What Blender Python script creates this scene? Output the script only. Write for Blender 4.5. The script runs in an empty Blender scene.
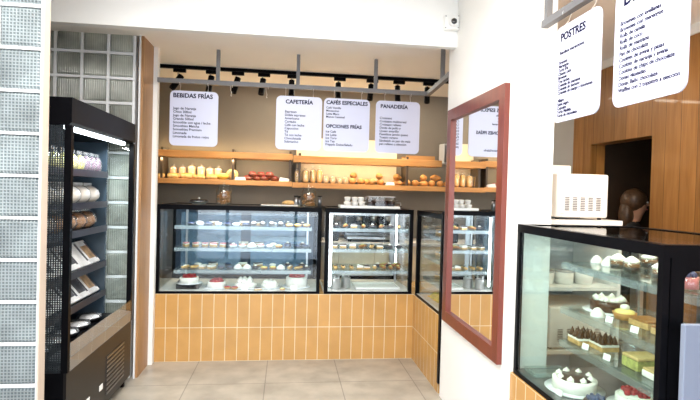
import bpy, bmesh, math, random
from mathutils import Vector, Matrix
R = math.radians
PI = math.pi
random.seed(7)
sc = bpy.context.scene
COL = sc.collection

# ------------------------------------------------------------------ materials
def nt(name):
    m = bpy.data.materials.new(name); m.use_nodes = True
    t = m.node_tree; t.nodes.clear()
    out = t.nodes.new('ShaderNodeOutputMaterial')
    return m, t, out
def N(t, kind, **kw):
    n = t.nodes.new(kind)
    for k, v in kw.items():
        if k in n.inputs.keys(): n.inputs[k].default_value = v
        else: setattr(n, k, v)
    return n
def rgba(c): return (c[0], c[1], c[2], 1.0)
MATS = {}
def pmat(name, col, rough=.5, metal=0, var=.12, scale=9, bump=0.0, spec=.5, coat=0, coord='Object', sss=0):
    """principled with a procedural noise variation of its colour"""
    m, t, out = nt(name)
    b = N(t, 'ShaderNodeBsdfPrincipled'); b.inputs['Roughness'].default_value = rough; b.inputs['Metallic'].default_value = metal
    b.inputs['Specular IOR Level'].default_value = spec; b.inputs['Coat Weight'].default_value = coat
    tc = N(t, 'ShaderNodeTexCoord'); nz = N(t, 'ShaderNodeTexNoise', Scale=scale, Detail=4.0)
    t.links.new(tc.outputs[coord], nz.inputs['Vector'])
    r = N(t, 'ShaderNodeValToRGB'); e = r.color_ramp.elements
    e[0].position = .3; e[1].position = .7
    e[0].color = rgba([max(0, c*(1-var)) for c in col]); e[1].color = rgba([min(1, c*(1+var)) for c in col])
    t.links.new(nz.outputs['Fac'], r.inputs['Fac']); t.links.new(r.outputs['Color'], b.inputs['Base Color'])
    if bump:
        bp = N(t, 'ShaderNodeBump', Strength=bump, Distance=.01)
        t.links.new(nz.outputs['Fac'], bp.inputs['Height']); t.links.new(bp.outputs['Normal'], b.inputs['Normal'])
    if sss: b.inputs['Subsurface Weight'].default_value = sss; b.inputs['Subsurface Radius'].default_value = (.01, .006, .004)
    t.links.new(b.outputs[0], out.inputs[0])
    MATS[name] = m
    return m
def glass(name, tint=(1, 1, 1), f0=.04, rough=0.0, body=None, bodyfac=0.0):
    """thin pane: clear seen straight on, mirror-like at a slant"""
    m, t, out = nt(name)
    lw = N(t, 'ShaderNodeLayerWeight', Blend=.5)
    p = N(t, 'ShaderNodeMath', operation='POWER'); p.inputs[1].default_value = 5
    t.links.new(lw.outputs['Facing'], p.inputs[0])
    ma = N(t, 'ShaderNodeMath', operation='MULTIPLY_ADD'); ma.inputs[1].default_value = 1-f0; ma.inputs[2].default_value = f0
    t.links.new(p.outputs[0], ma.inputs[0])
    tr = N(t, 'ShaderNodeBsdfTransparent', Color=rgba(tint)); gl = N(t, 'ShaderNodeBsdfGlossy', Roughness=rough)
    mx = N(t, 'ShaderNodeMixShader')
    src = tr
    if body:
        d = N(t, 'ShaderNodeBsdfPrincipled'); d.inputs['Base Color'].default_value = rgba(body); d.inputs['Roughness'].default_value = .35
        nz = N(t, 'ShaderNodeTexNoise', Scale=1.2, Detail=0.0); tc = N(t, 'ShaderNodeTexCoord'); t.links.new(tc.outputs['Object'], nz.inputs['Vector'])
        mu = N(t, 'ShaderNodeMath', operation='MULTIPLY'); mu.inputs[1].default_value = bodyfac*2; t.links.new(nz.outputs['Fac'], mu.inputs[0])
        m2 = N(t, 'ShaderNodeMixShader'); t.links.new(mu.outputs[0], m2.inputs[0]); t.links.new(tr.outputs[0], m2.inputs[1]); t.links.new(d.outputs[0], m2.inputs[2]); src = m2
    t.links.new(ma.outputs[0], mx.inputs[0]); t.links.new(src.outputs[0], mx.inputs[1]); t.links.new(gl.outputs[0], mx.inputs[2])
    t.links.new(mx.outputs[0], out.inputs[0]); MATS[name] = m
    return m
def emit(name, col, s):
    m, t, out = nt(name)
    e = N(t, 'ShaderNodeEmission', Color=rgba(col), Strength=s); t.links.new(e.outputs[0], out.inputs[0]); MATS[name] = m
    return m
def brickmat(name, c1, c2, mortar, bw, rh, ms, rough=.3, offx=0, offy=0, noise=.1, bump=.25, offset=0.0):
    m, t, out = nt(name)
    b = N(t, 'ShaderNodeBsdfPrincipled'); b.inputs['Roughness'].default_value = rough
    uv = N(t, 'ShaderNodeUVMap'); mp = N(t, 'ShaderNodeMapping'); mp.inputs['Location'].default_value = (offx, offy, 0)
    br = N(t, 'ShaderNodeTexBrick', offset=offset, squash=1.0)
    br.inputs['Scale'].default_value = 1; br.inputs['Brick Width'].default_value = bw; br.inputs['Row Height'].default_value = rh
    br.inputs['Mortar Size'].default_value = ms; br.inputs['Mortar Smooth'].default_value = .1; br.inputs['Bias'].default_value = 0
    br.inputs['Color1'].default_value = rgba(c1); br.inputs['Color2'].default_value = rgba(c2); br.inputs['Mortar'].default_value = rgba(mortar)
    t.links.new(uv.outputs[0], mp.inputs[0]); t.links.new(mp.outputs[0], br.inputs['Vector'])
    nz = N(t, 'ShaderNodeTexNoise', Scale=5.0, Detail=6.0); t.links.new(uv.outputs[0], nz.inputs['Vector'])
    mr = N(t, 'ShaderNodeMapRange'); mr.inputs['From Min'].default_value = .3; mr.inputs['From Max'].default_value = .7
    mr.inputs['To Min'].default_value = 1-noise; mr.inputs['To Max'].default_value = 1+noise
    t.links.new(nz.outputs['Fac'], mr.inputs[0])
    mx = N(t, 'ShaderNodeVectorMath', operation='SCALE'); t.links.new(br.outputs['Color'], mx.inputs[0]); t.links.new(mr.outputs[0], mx.inputs['Scale'])
    t.links.new(mx.outputs[0], b.inputs['Base Color'])
    bp = N(t, 'ShaderNodeBump', Strength=bump, Distance=.003, invert=True); t.links.new(br.outputs['Fac'], bp.inputs['Height']); t.links.new(bp.outputs[0], b.inputs['Normal'])
    t.links.new(b.outputs[0], out.inputs[0]); MATS[name] = m
    return m
def woodmat(name, ca, cb, rough=.45, plank=0, vert=True, stretch=14, scale=2.2, coat=0):
    """wood grain along v (vert) or along u, plank joints every `plank` metres across"""
    m, t, out = nt(name)
    b = N(t, 'ShaderNodeBsdfPrincipled'); b.inputs['Roughness'].default_value = rough; b.inputs['Coat Weight'].default_value = coat
    uv = N(t, 'ShaderNodeUVMap'); mp = N(t, 'ShaderNodeMapping')
    mp.inputs['Scale'].default_value = (stretch, 1, 1) if vert else (1, stretch, 1)
    t.links.new(uv.outputs[0], mp.inputs[0])
    nz = N(t, 'ShaderNodeTexNoise', Scale=scale, Detail=6.0, Distortion=.6)
    src = mp.outputs[0]
    fac2 = None
    if plank:
        sp = N(t, 'ShaderNodeSeparateXYZ'); t.links.new(uv.outputs[0], sp.inputs[0])
        dv = N(t, 'ShaderNodeMath', operation='DIVIDE'); dv.inputs[1].default_value = plank
        t.links.new(sp.outputs[0 if vert else 1], dv.inputs[0])
        fl = N(t, 'ShaderNodeMath', operation='FLOOR'); t.links.new(dv.outputs[0], fl.inputs[0])
        fr = N(t, 'ShaderNodeMath', operation='FRACT'); t.links.new(dv.outputs[0], fr.inputs[0])
        wn = N(t, 'ShaderNodeTexWhiteNoise', noise_dimensions='1D'); t.links.new(fl.outputs[0], wn.inputs['W'])
        va = N(t, 'ShaderNodeVectorMath', operation='ADD'); t.links.new(mp.outputs[0], va.inputs[0])
        sc3 = N(t, 'ShaderNodeVectorMath', operation='SCALE'); sc3.inputs['Scale'].default_value = 37; t.links.new(wn.outputs['Color'], sc3.inputs[0])
        t.links.new(sc3.outputs[0], va.inputs[1]); src = va.outputs[0]
    t.links.new(src, nz.inputs['Vector'])
    r = N(t, 'ShaderNodeValToRGB'); e = r.color_ramp.elements
    e[0].position = .28; e[1].position = .72; e[0].color = rgba(ca); e[1].color = rgba(cb)
    t.links.new(nz.outputs['Fac'], r.inputs['Fac'])
    colo = r.outputs['Color']
    if plank:
        mr = N(t, 'ShaderNodeMapRange'); mr.inputs['To Min'].default_value = .72; mr.inputs['To Max'].default_value = 1.2; t.links.new(wn.outputs['Value'], mr.inputs[0])
        s2 = N(t, 'ShaderNodeVectorMath', operation='SCALE'); t.links.new(colo, s2.inputs[0]); t.links.new(mr.outputs[0], s2.inputs['Scale'])
        pp = N(t, 'ShaderNodeMath', operation='GREATER_THAN'); pp.inputs[1].default_value = .03; t.links.new(fr.outputs[0], pp.inputs[0])
        mm = N(t, 'ShaderNodeMapRange'); mm.inputs['To Min'].default_value = .35; t.links.new(pp.outputs[0], mm.inputs[0])
        s3 = N(t, 'ShaderNodeVectorMath', operation='SCALE'); t.links.new(s2.outputs[0], s3.inputs[0]); t.links.new(mm.outputs[0], s3.inputs['Scale'])
        colo = s3.outputs[0]
    t.links.new(colo, b.inputs['Base Color'])
    t.links.new(b.outputs[0], out.inputs[0]); MATS[name] = m
    return m
def blockmat(name, col, mesh, freq, lr, vert_only=False, trans=.35):
    """pressed glass block: a woven relief of small ridges"""
    m, t, out = nt(name)
    uv = N(t, 'ShaderNodeUVMap'); sp = N(t, 'ShaderNodeSeparateXYZ'); t.links.new(uv.outputs[0], sp.inputs[0])
    def wave(sock):
        a = N(t, 'ShaderNodeMath', operation='MULTIPLY'); a.inputs[1].default_value = freq*2*PI; t.links.new(sock, a.inputs[0])
        s = N(t, 'ShaderNodeMath', operation='SINE'); t.links.new(a.outputs[0], s.inputs[0]); return s.outputs[0]
    w1, w2 = wave(sp.outputs[0]), wave(sp.outputs[1])
    if vert_only:
        h = N(t, 'ShaderNodeMath', operation='MULTIPLY'); t.links.new(w1, h.inputs[0]); h.inputs[1].default_value = 1
    else:
        h = N(t, 'ShaderNodeMath', operation='MAXIMUM'); t.links.new(w1, h.inputs[0]); t.links.new(w2, h.inputs[1])
    r = N(t, 'ShaderNodeMapRange'); r.inputs['From Min'].default_value = -1 if vert_only else -.2; r.inputs['From Max'].default_value = 1
    t.links.new(h.outputs[0], r.inputs[0])
    nz = N(t, 'ShaderNodeTexNoise', Scale=4.0, Detail=3.0); t.links.new(uv.outputs[0], nz.inputs['Vector'])
    cr = N(t, 'ShaderNodeMix', data_type='RGBA'); cr.inputs['A'].default_value = rgba(mesh); cr.inputs['B'].default_value = rgba(col)  # reflection pattern of the ridges painted into the colour
    t.links.new(r.outputs[0], cr.inputs['Factor'])
    mr = N(t, 'ShaderNodeMapRange'); mr.inputs['From Min'].default_value = .3; mr.inputs['From Max'].default_value = .7; mr.inputs['To Min'].default_value = 1-lr; mr.inputs['To Max'].default_value = 1+lr*.5
    t.links.new(nz.outputs['Fac'], mr.inputs[0])
    s = N(t, 'ShaderNodeVectorMath', operation='SCALE'); t.links.new(cr.outputs['Result'], s.inputs[0]); t.links.new(mr.outputs[0], s.inputs['Scale'])
    b = N(t, 'ShaderNodeBsdfPrincipled'); b.inputs['Roughness'].default_value = .12
    t.links.new(s.outputs[0], b.inputs['Base Color'])
    bp = N(t, 'ShaderNodeBump', Strength=.5, Distance=.004); t.links.new(h.outputs[0], bp.inputs['Height']); t.links.new(bp.outputs[0], b.inputs['Normal'])
    tl = N(t, 'ShaderNodeBsdfTranslucent'); t.links.new(s.outputs[0], tl.inputs['Color'])
    mx = N(t, 'ShaderNodeMixShader', Fac=trans); t.links.new(b.outputs[0], mx.inputs[1]); t.links.new(tl.outputs[0], mx.inputs[2])
    t.links.new(mx.outputs[0], out.inputs[0]); MATS[name] = m
    return m
def dotmat(name, pitch):
    """clear side pane printed with a grid of dark dots"""
    m, t, out = nt(name)
    uv = N(t, 'ShaderNodeUVMap'); sc1 = N(t, 'ShaderNodeVectorMath', operation='SCALE'); sc1.inputs['Scale'].default_value = 1/pitch
    t.links.new(uv.outputs[0], sc1.inputs[0])
    fr = N(t, 'ShaderNodeVectorMath', operation='FRACTION'); t.links.new(sc1.outputs[0], fr.inputs[0])
    sb = N(t, 'ShaderNodeVectorMath', operation='SUBTRACT'); sb.inputs[1].default_value = (.5, .5, 0); t.links.new(fr.outputs[0], sb.inputs[0])
    ab = N(t, 'ShaderNodeVectorMath', operation='ABSOLUTE'); t.links.new(sb.outputs[0], ab.inputs[0])
    sp = N(t, 'ShaderNodeSeparateXYZ'); t.links.new(ab.outputs[0], sp.inputs[0])
    mxx = N(t, 'ShaderNodeMath', operation='MAXIMUM'); t.links.new(sp.outputs[0], mxx.inputs[0]); t.links.new(sp.outputs[1], mxx.inputs[1])
    lt = N(t, 'ShaderNodeMath', operation='GREATER_THAN'); lt.inputs[1].default_value = .34; t.links.new(mxx.outputs[0], lt.inputs[0])
    tr = N(t, 'ShaderNodeBsdfTransparent', Color=(.93, .97, .98, 1)); d = N(t, 'ShaderNodeBsdfPrincipled'); d.inputs['Base Color'].default_value = (.02, .025, .03, 1)
    gl = N(t, 'ShaderNodeBsdfGlossy', Roughness=.02)
    a = N(t, 'ShaderNodeMixShader'); t.links.new(lt.outputs[0], a.inputs[0]); t.links.new(tr.outputs[0], a.inputs[1]); t.links.new(d.outputs[0], a.inputs[2])
    b = N(t, 'ShaderNodeMixShader', Fac=.06); t.links.new(a.outputs[0], b.inputs[1]); t.links.new(gl.outputs[0], b.inputs[2])
    t.links.new(b.outputs[0], out.inputs[0]); MATS[name] = m
    return m

white = pmat('white_paint', (.86, .85, .82), .6, var=.02, scale=3, bump=.03)
cream = pmat('cream_ceiling', (.91, .87, .81), .7, var=.02, scale=2)
taupe = pmat('taupe_wall', (.20, .172, .135), .7, var=.05, scale=4, bump=.03)
greyw = pmat('grey_wall', (.5, .5, .49), .7, var=.04, scale=3)
tile = brickmat('ochre_tile', (.53, .285, .088), (.485, .262, .080), (.70, .58, .38), .103, .3, .003, .25, offx=1.133, noise=.08)
floorm = brickmat('beige_floor_tile', (.385, .345, .285), (.355, .318, .262), (.21, .19, .16), .6, .6, .004, .34, offx=.1357, offy=-4.026, noise=.22, bump=.1)
pave = pmat('pavement', (.52, .52, .52), .8, var=.15, scale=2)
black = pmat('black_metal', (.004, .004, .005), .28, var=.2, spec=.04)
blackg = pmat('black_gloss', (.006, .006, .008), .2, var=.2, spec=.3)
navy = pmat('dark_blue_metal', (.010, .026, .055), .3, var=.15)
alu = pmat('grey_tube_metal', (.20, .20, .21), .5, .3, var=.08)
steel = pmat('brushed_steel', (.55, .55, .56), .28, 1, var=.1, scale=20)
dsteel = pmat('dark_steel', (.22, .22, .23), .3, 1, var=.15)
shelfw = woodmat('orange_shelf_wood', (.37, .165, .042), (.52, .265, .085), .45, vert=False, stretch=12)
plankw = woodmat('stained_plank_wood', (.30, .125, .028), (.46, .215, .06), .32, plank=.145, coat=.2)
panelw = woodmat('brown_panel_wood', (.30, .15, .06), (.42, .23, .10), .4, stretch=20)
redw = woodmat('red_brown_frame_wood', (.135, .028, .018), (.18, .038, .023), .35, stretch=10)
mirrorm = pmat('silver_mirror', (.93, .94, .94), .0, 1, var=0.0)
pane = glass('clear_pane', (.96, .985, .985), .05)
sheet = glass('shelf_glass', (.90, .96, .95), .05, body=(.45, .55, .55), bodyfac=.10)
railm = glass('frosted_rail', (.9, .96, .97), .06, body=(.62, .70, .74), bodyfac=.32)
railr = glass('clear_rail', (.88, .93, .93), .07, body=(.40, .44, .45), bodyfac=.28)
midp = glass('greenish_pane', (.90, .96, .93), .035)
clearp = glass('low_glare_pane', (.97, .985, .985), .012)
glass('blue_pane', (.55, .74, .92), .05, body=(.20, .36, .52), bodyfac=.28)
jarg = glass('jar_glass', (.96, .97, .96), .06)
bagm = glass('clear_bag', (.96, .96, .96), .10, .18, (.9, .9, .92), .14)
bagw = glass('milky_bag', (.9, .92, .95), .12, .2, (.9, .93, .97), .40)
block1 = blockmat('glass_block_bright', (.40, .455, .47), (.19, .235, .25), 66, .45)
block2 = blockmat('glass_block_grey', (.66, .68, .60), (.54, .57, .50), 60, .50, vert_only=True)
mortar = pmat('white_mortar', (.82, .83, .83), .7, var=.03)
postw = pmat('cream_post', (.50, .42, .35), .6, var=.03, scale=3)
dots = dotmat('dotted_pane', .0125)
signm = pmat('sign_white', (.60, .62, .78), .3, var=.01)
ink = pmat('navy_ink', (.010, .010, .04), .9, var=0, spec=.05)
led = emit('led_white', (.92, .97, 1), 9)
ledf = emit('led_cool', (.85, .94, 1), 10)
ledw = emit('led_warm', (1, .74, .38), 24)
plastw = pmat('white_plastic', (.82, .82, .80), .35, var=.02)
plastb = pmat('black_plastic', (.015, .015, .016), .4, var=.1)
lens = pmat('dark_lens', (.01, .01, .012), .05, var=0, coat=1)
bluegrey = pmat('blue_grey_board', (.17, .20, .265), .5, var=.03, scale=3)
cabc = pmat('cream_cabinet', (.74, .62, .44), .45, var=.03)
stone = pmat('pale_stone', (.66, .64, .60), .25, var=.1, scale=14)
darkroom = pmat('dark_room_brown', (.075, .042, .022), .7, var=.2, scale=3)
card = pmat('price_card', (.86, .87, .85), .5, var=.01)
kickm = pmat('kick_black', (.008, .007, .007), .38, var=.2, spec=.3)
innerm = pmat('fridge_inside', (.05, .075, .10), .25, var=.15)
ledgem = pmat('pale_ledge', (.20, .19, .185), .3, var=.05)
# food
crust = pmat('golden_crust', (.50, .24, .07), .55, var=.35, scale=25, bump=.3)
crustp = pmat('pale_crust', (.62, .38, .14), .6, var=.25, scale=25, bump=.2)
loaf = pmat('pale_loaf', (.66, .47, .20), .6, var=.15, scale=18, bump=.15)
yell = pmat('yellow_bread', (.72, .42, .06), .6, var=.2, scale=16)
darkcrust = pmat('dark_red_crust', (.17, .04, .022), .35, var=.5, scale=22, bump=.3)
creamf = pmat('whipped_cream', (.88, .85, .78), .5, var=.05, scale=30, bump=.15)
lemon = pmat('lemon_cream', (.85, .72, .25), .45, var=.15, scale=20)
choc = pmat('chocolate', (.045, .020, .012), .3, var=.4, scale=25, bump=.2)
sponge = pmat('sponge', (.52, .33, .13), .8, var=.25, scale=60, bump=.3)
berry = pmat('red_berry', (.42, .02, .03), .2, var=.4, scale=30)
pink = pmat('pink_glaze', (.72, .22, .22), .3, var=.25, scale=25)
blueb = pmat('blueberry', (.03, .05, .12), .35, var=.4, scale=25)
green = pmat('pistachio', (.42, .42, .12), .6, var=.4, scale=50)
caramel = pmat('caramel', (.34, .15, .045), .35, var=.3, scale=25)
meat = pmat('pack_print', (.45, .30, .17), .45, var=.5, scale=20)
packw = pmat('pack_white', (.80, .82, .84), .35, var=.2, scale=16)
packd = pmat('pack_dark', (.06, .06, .075), .35, var=.6, scale=16)
purple = pmat('purple_pack', (.13, .055, .10), .4, var=.5, scale=30)
olive = pmat('olive_pack', (.42, .36, .07), .4, var=.5, scale=30)
skin = pmat('skin', (.60, .33, .21), .5, var=.06, scale=12, sss=.1)
hair = pmat('brown_hair', (.085, .045, .022), .4, var=.4, scale=40, bump=.3)
cloth = pmat('black_cloth', (.02, .02, .022), .8, var=.2, scale=40)
eyem = pmat('eye_white', (.8, .8, .8), .2, var=0)

# ------------------------------------------------------------------ mesh builder
class MB:
    def __init__(s): s.bm = bmesh.new()
    def _fin(s, vs, mi, smooth):
        fs = set()
        for v in vs: fs.update(v.link_faces)
        for f in fs: f.material_index = mi; f.smooth = smooth
    def box(s, x0, y0, z0, x1, y1, z1, mi=0, bev=0, seg=2, M=None):
        g = bmesh.ops.create_cube(s.bm, size=1)
        vs = g['verts']
        for v in vs:
            v.co = Vector(((x0+x1)/2+v.co.x*(x1-x0), (y0+y1)/2+v.co.y*(y1-y0), (z0+z1)/2+v.co.z*(z1-z0)))
        if bev:
            es = list({e for v in vs for e in v.link_edges})
            r = bmesh.ops.bevel(s.bm, geom=es, offset=bev, segments=seg, profile=.5, affect='EDGES')
            vs = list({v for f in r['faces'] for v in f.verts} | {v for v in vs if v.is_valid})
        if M is not None:
            for v in vs: v.co = M @ v.co
        s._fin(vs, mi, bool(bev) and seg > 2); return s
    def lathe(s, prof, c=(0, 0, 0), n=20, mi=0, wob=0, smooth=True, sx=1, sy=1, M=None):
        rings = []
        for k, (r, z) in enumerate(prof):
            if r < 1e-6: rings.append([s.bm.verts.new((c[0], c[1], c[2]+z))])
            else:
                rr = []
                for i in range(n):
                    a = 2*PI*i/n; q = r*(1+wob*math.sin(a*5+k*1.3))
                    rr.append(s.bm.verts.new((c[0]+q*math.cos(a)*sx, c[1]+q*math.sin(a)*sy, c[2]+z)))
                rings.append(rr)
        vs = [v for q in rings for v in q]
        for a, b in zip(rings, rings[1:]):
            for i in range(n):
                j = (i+1) % n
                if len(a) == 1 and len(b) == 1: continue
                if len(a) == 1: f = (a[0], b[j], b[i])
                elif len(b) == 1: f = (a[i], a[j], b[0])
                else: f = (a[i], a[j], b[j], b[i])
                try: s.bm.faces.new(f)
                except ValueError: pass
        if M is not None:
            for v in vs: v.co = M @ v.co
        s._fin(vs, mi, smooth); return s
    def sphere(s, c, r, n=12, mi=0, jit=0, M=None):
        if not hasattr(r, '__len__'): r = (r, r, r)
        g = bmesh.ops.create_uvsphere(s.bm, u_segments=n, v_segments=max(6, n*2//3), radius=1)
        for v in g['verts']:
            j = 1+random.uniform(-jit, jit)
            v.co = Vector((v.co.x*r[0]*j, v.co.y*r[1]*j, v.co.z*r[2]*j))
            if M is not None: v.co = M @ v.co
            v.co += Vector(c)
        s._fin(g['verts'], mi, True); return s
    def tube(s, pts, r, n=10, mi=0, cap=True, flat=1.0):
        pts = [Vector(p) for p in pts]; rs = r if hasattr(r, '__len__') else [r]*len(pts)
        rings = []; up0 = None
        for i, p in enumerate(pts):
            d = (pts[min(i+1, len(pts)-1)]-pts[max(i-1, 0)]).normalized()
            if up0 is None:
                up0 = Vector((0, 0, 1)) if abs(d.z) < .9 else Vector((1, 0, 0))
            sd = d.cross(up0).normalized(); up = sd.cross(d).normalized(); up0 = up
            rings.append([s.bm.verts.new(p+(sd*math.cos(2*PI*k/n)+up*math.sin(2*PI*k/n)*flat)*rs[i]) for k in range(n)])
        for a, b in zip(rings, rings[1:]):
            for k in range(n): s.bm.faces.new((a[k], a[(k+1) % n], b[(k+1) % n], b[k]))
        if cap:
            s.bm.faces.new(rings[0][::-1]); s.bm.faces.new(rings[-1])
        s._fin([v for q in rings for v in q], mi, True); return s
    def cyl(s, p0, p1, r, n=16, mi=0): return s.tube([p0, p1], r, n, mi)
    def prism(s, poly, axis, a, b, mi=0):
        """extrude a 2-D polygon along an axis ('x','y','z') from a to b"""
        def P(p, t):
            return {'x': (t, p[0], p[1]), 'y': (p[0], t, p[1]), 'z': (p[0], p[1], t)}[axis]
        A = [s.bm.verts.new(P(p, a)) for p in poly]; B = [s.bm.verts.new(P(p, b)) for p in poly]
        n = len(poly)
        for i in range(n): s.bm.faces.new((A[i], A[(i+1) % n], B[(i+1) % n], B[i]))
        s.bm.faces.new(A[::-1]); s.bm.faces.new(B)
        s._fin(A+B, mi, False); return s
    def ring(s, o, i, rad, axis, a, b, mi=0):
        """rectangular plate o=(u0,v0,u1,v1) with a round-cornered hole i"""
        inner = roundrect(*i, rad, 6); outer = []
        for u, v in inner:
            cu, cv = min(max(u, i[0]+rad), i[2]-rad), min(max(v, i[1]+rad), i[3]-rad)
            du, dv = u-cu, v-cv
            if du == 0 and dv == 0: du = u-(i[0]+i[2])/2
            m_ = max(abs(du), abs(dv)); du, dv = du/m_, dv/m_
            if abs(du) > .999: uu = o[2] if du > 0 else o[0]; vv = (o[3] if dv > 0 else o[1]) if abs(dv) > .999 else cv+((o[3]-cv) if dv > 0 else (cv-o[1]))*dv
            else: vv = o[3] if dv > 0 else o[1]; uu = cu+((o[2]-cu) if du > 0 else (cu-o[0]))*du
            outer.append((uu, vv))
        def P(p, t): return {'x': (t, p[0], p[1]), 'y': (p[0], t, p[1]), 'z': (p[0], p[1], t)}[axis]
        n = len(inner); V = s.bm.verts.new
        ia = [V(P(p, a)) for p in inner]; ib = [V(P(p, b)) for p in inner]; oa = [V(P(p, a)) for p in outer]; ob = [V(P(p, b)) for p in outer]
        for k in range(n):
            j = (k+1) % n
            for q in ((oa[k], oa[j], ia[j], ia[k]), (ib[k], ib[j], ob[j], ob[k]), (oa[j], oa[k], ob[k], ob[j]), (ia[k], ia[j], ib[j], ib[k])):
                try: s.bm.faces.new(q)
                except ValueError: pass
        s._fin(ia+ib+oa+ob, mi, False); return s
    def mesh(s, name, mats):
        bmesh.ops.recalc_face_normals(s.bm, faces=s.bm.faces[:])
        uvl = s.bm.loops.layers.uv.new('UVMap')
        for f in s.bm.faces:
            n = f.normal; ax = max(range(3), key=lambda k: abs(n[k]))
            for l in f.loops:
                c = l.vert.co
                l[uvl].uv = {0: (c.y, c.z), 1: (c.x, c.z), 2: (c.x, c.y)}[ax]
        me = bpy.data.meshes.new(name); s.bm.to_mesh(me); s.bm.free()
        for m in (mats if isinstance(mats, (list, tuple)) else [mats]): me.materials.append(m)
        return me
    def build(s, name, mats, parent=None, label=None):
        o = bpy.data.objects.new(name, s.mesh(name, mats)); COL.objects.link(o)
        if parent is not None: o.parent = parent
        if label: o['label'] = label
        return o
def roundrect(u0, v0, u1, v1, r, k=5):
    out = []
    for cu, cv, a0 in ((u1-r, v1-r, 0), (u0+r, v1-r, 90), (u0+r, v0+r, 180), (u1-r, v0+r, 270)):
        for i in range(k+1):
            a = R(a0+90*i/k); out.append((cu+r*math.cos(a), cv+r*math.sin(a)))
    return out
def thing(name, label, cat, loc=(0, 0, 0), rz=0, group=None):
    o = bpy.data.objects.new(name, None); COL.objects.link(o); o.empty_display_size = .05
    o.location = loc; o.rotation_euler = (0, 0, rz); o['label'] = label; o['category'] = cat
    if group: o['group'] = group
    return o
def tag(o, label, cat, group=None):
    o['label'] = label; o['category'] = cat
    if group: o['group'] = group
    return o
def struct(o, label=None):
    o['kind'] = 'structure'
    if label: o['label'] = label
    return o
def dup(root, loc, rz=0, label=None, group=None, s=None):
    r = root.copy(); COL.objects.link(r); r.location = loc; r.rotation_euler = (root.rotation_euler[0], root.rotation_euler[1], rz)
    if label: r['label'] = label
    if group: r['group'] = group
    if s: r.scale = (s, s, s) if not hasattr(s, '__len__') else s
    for ch in list(root.children):
        c = ch.copy(); COL.objects.link(c); c.parent = r
        for g in list(ch.children):
            d = g.copy(); COL.objects.link(d); d.parent = c
    return r
ORD = ['first', 'second', 'third', 'fourth', 'fifth', 'sixth', 'seventh', 'eighth', 'ninth', 'tenth', 'eleventh', 'twelfth', 'thirteenth', 'fourteenth', 'fifteenth', 'sixteenth', 'seventeenth', 'eighteenth']
GROUPS = [('food pack', 'food packs on the fridge shelves'), ('food tub', 'lidded tubs on the fridge floor'), ('snack pouch', 'snack pouches on the top fridge shelf'), ('bag of', 'bagged breads in the fridge'),
    ('brown bagged loaf', 'bagged loaves on the lower shelf'), ('pale bagged loaf', 'bagged loaves on the lower shelf'), ('flat golden loaf', 'flat loaves on the lower shelf'), ('tall yellow bagged', 'tall yellow loaves on the lower shelf'),
    ('small square pale', 'small bagged loaves on the lower shelf'), ('golden bread roll', 'golden rolls and croissants on the right shelf'), ('golden croissant', 'golden rolls and croissants on the right shelf'),
    ('paper cup', 'paper cups on the white tray'), ('chocolate muffin', 'muffins under the clear cover'), ('layered glass', 'dessert glasses on the top shelf of the right case'), ('cream dessert', 'white cream desserts in the right case'),
    ('snack packet', 'yellow packets in the return case'), ('plastic tub', 'plastic tubs in the white cabinet'), ('red-topped cake', 'red-topped cakes in the wide case')]
class Kind:
    """first use moves the prototype itself, later uses copy it"""
    def __init__(s, make): s.make = make; s.proto = None
    def put(s, loc, rz=0, label='', group=None, sc_=1.0):
        if group is None:
            for w_, g_ in GROUPS:
                if w_ in label: group = g_; break
        if s.proto is None:
            s.proto = s.make(); o = s.proto
            o.location = loc; o.rotation_euler = (0, 0, rz); o['label'] = label
            if group: o['group'] = group
            o.scale = (sc_,)*3 if not hasattr(sc_, '__len__') else sc_
            return o
        o = dup(s.proto, loc, rz, label, group, sc_)
        if not group and 'group' in o: del o['group']
        return o

# ------------------------------------------------------------------ room shell
CB = 2.73   # ceiling of the counter area
CF = 2.95   # ceiling of the front area
YB = 6.0
struct(MB().box(-2.6, -1.4, -.06, 5.2, YB+.1, 0).build('floor', floorm))
struct(MB().box(-14, -22, -.10, 14, -1.4, -.04).build('floor_pavement', pave))
struct(MB().box(-2.6, -1.4, CF, 1.41, 3.59, CF+.1).build('ceiling', cream))
struct(MB().box(-2.6, 3.59, CB, 2.9, YB+.1, CB+.1).box(1.41, -1.4, CB, 2.9, 3.59, CB+.1).build('ceiling_counter', cream))
struct(MB().box(-2.6, YB, 0, 2.9, YB+.12, CB).build('wall_back', taupe))
struct(MB().box(-2.72, -1.4, 0, -2.6, YB+.1, CF).build('wall_left', white))
struct(MB().box(-2.6, 3.53, 2.598, 1.19, 3.59, CF).build('wall_header', white))
struct(MB().box(1.19, 2.55, 0, 1.41, 3.70, CF).build('wall_right', white))
struct(MB().box(1.40, -1.4, CB, 1.46, 2.55, CF).build('trim_1', white))
# wood clad wall with a doorway
w = MB()
XW = 2.70
w.box(XW, -1.4, 0, XW+.14, 3.47, CB-.07).box(XW, 4.24, 0, XW+.14, 4.52, CB-.07).box(XW, 3.47, 2.02, XW+.14, 4.24, CB-.07)
struct(w.build('wall_wood', plankw))
struct(MB().box(XW-.015, -1.4, CB-.07, XW+.14, 4.52, CB).build('trim_2', white))
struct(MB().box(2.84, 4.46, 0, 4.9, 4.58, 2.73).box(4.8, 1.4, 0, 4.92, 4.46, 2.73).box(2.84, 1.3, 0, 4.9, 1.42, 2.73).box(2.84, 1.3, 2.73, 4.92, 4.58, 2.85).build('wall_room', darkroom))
struct(MB().box(2.70, 4.52, 0, 2.84, YB+.1, CB).build('wall_side', greyw))
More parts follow.
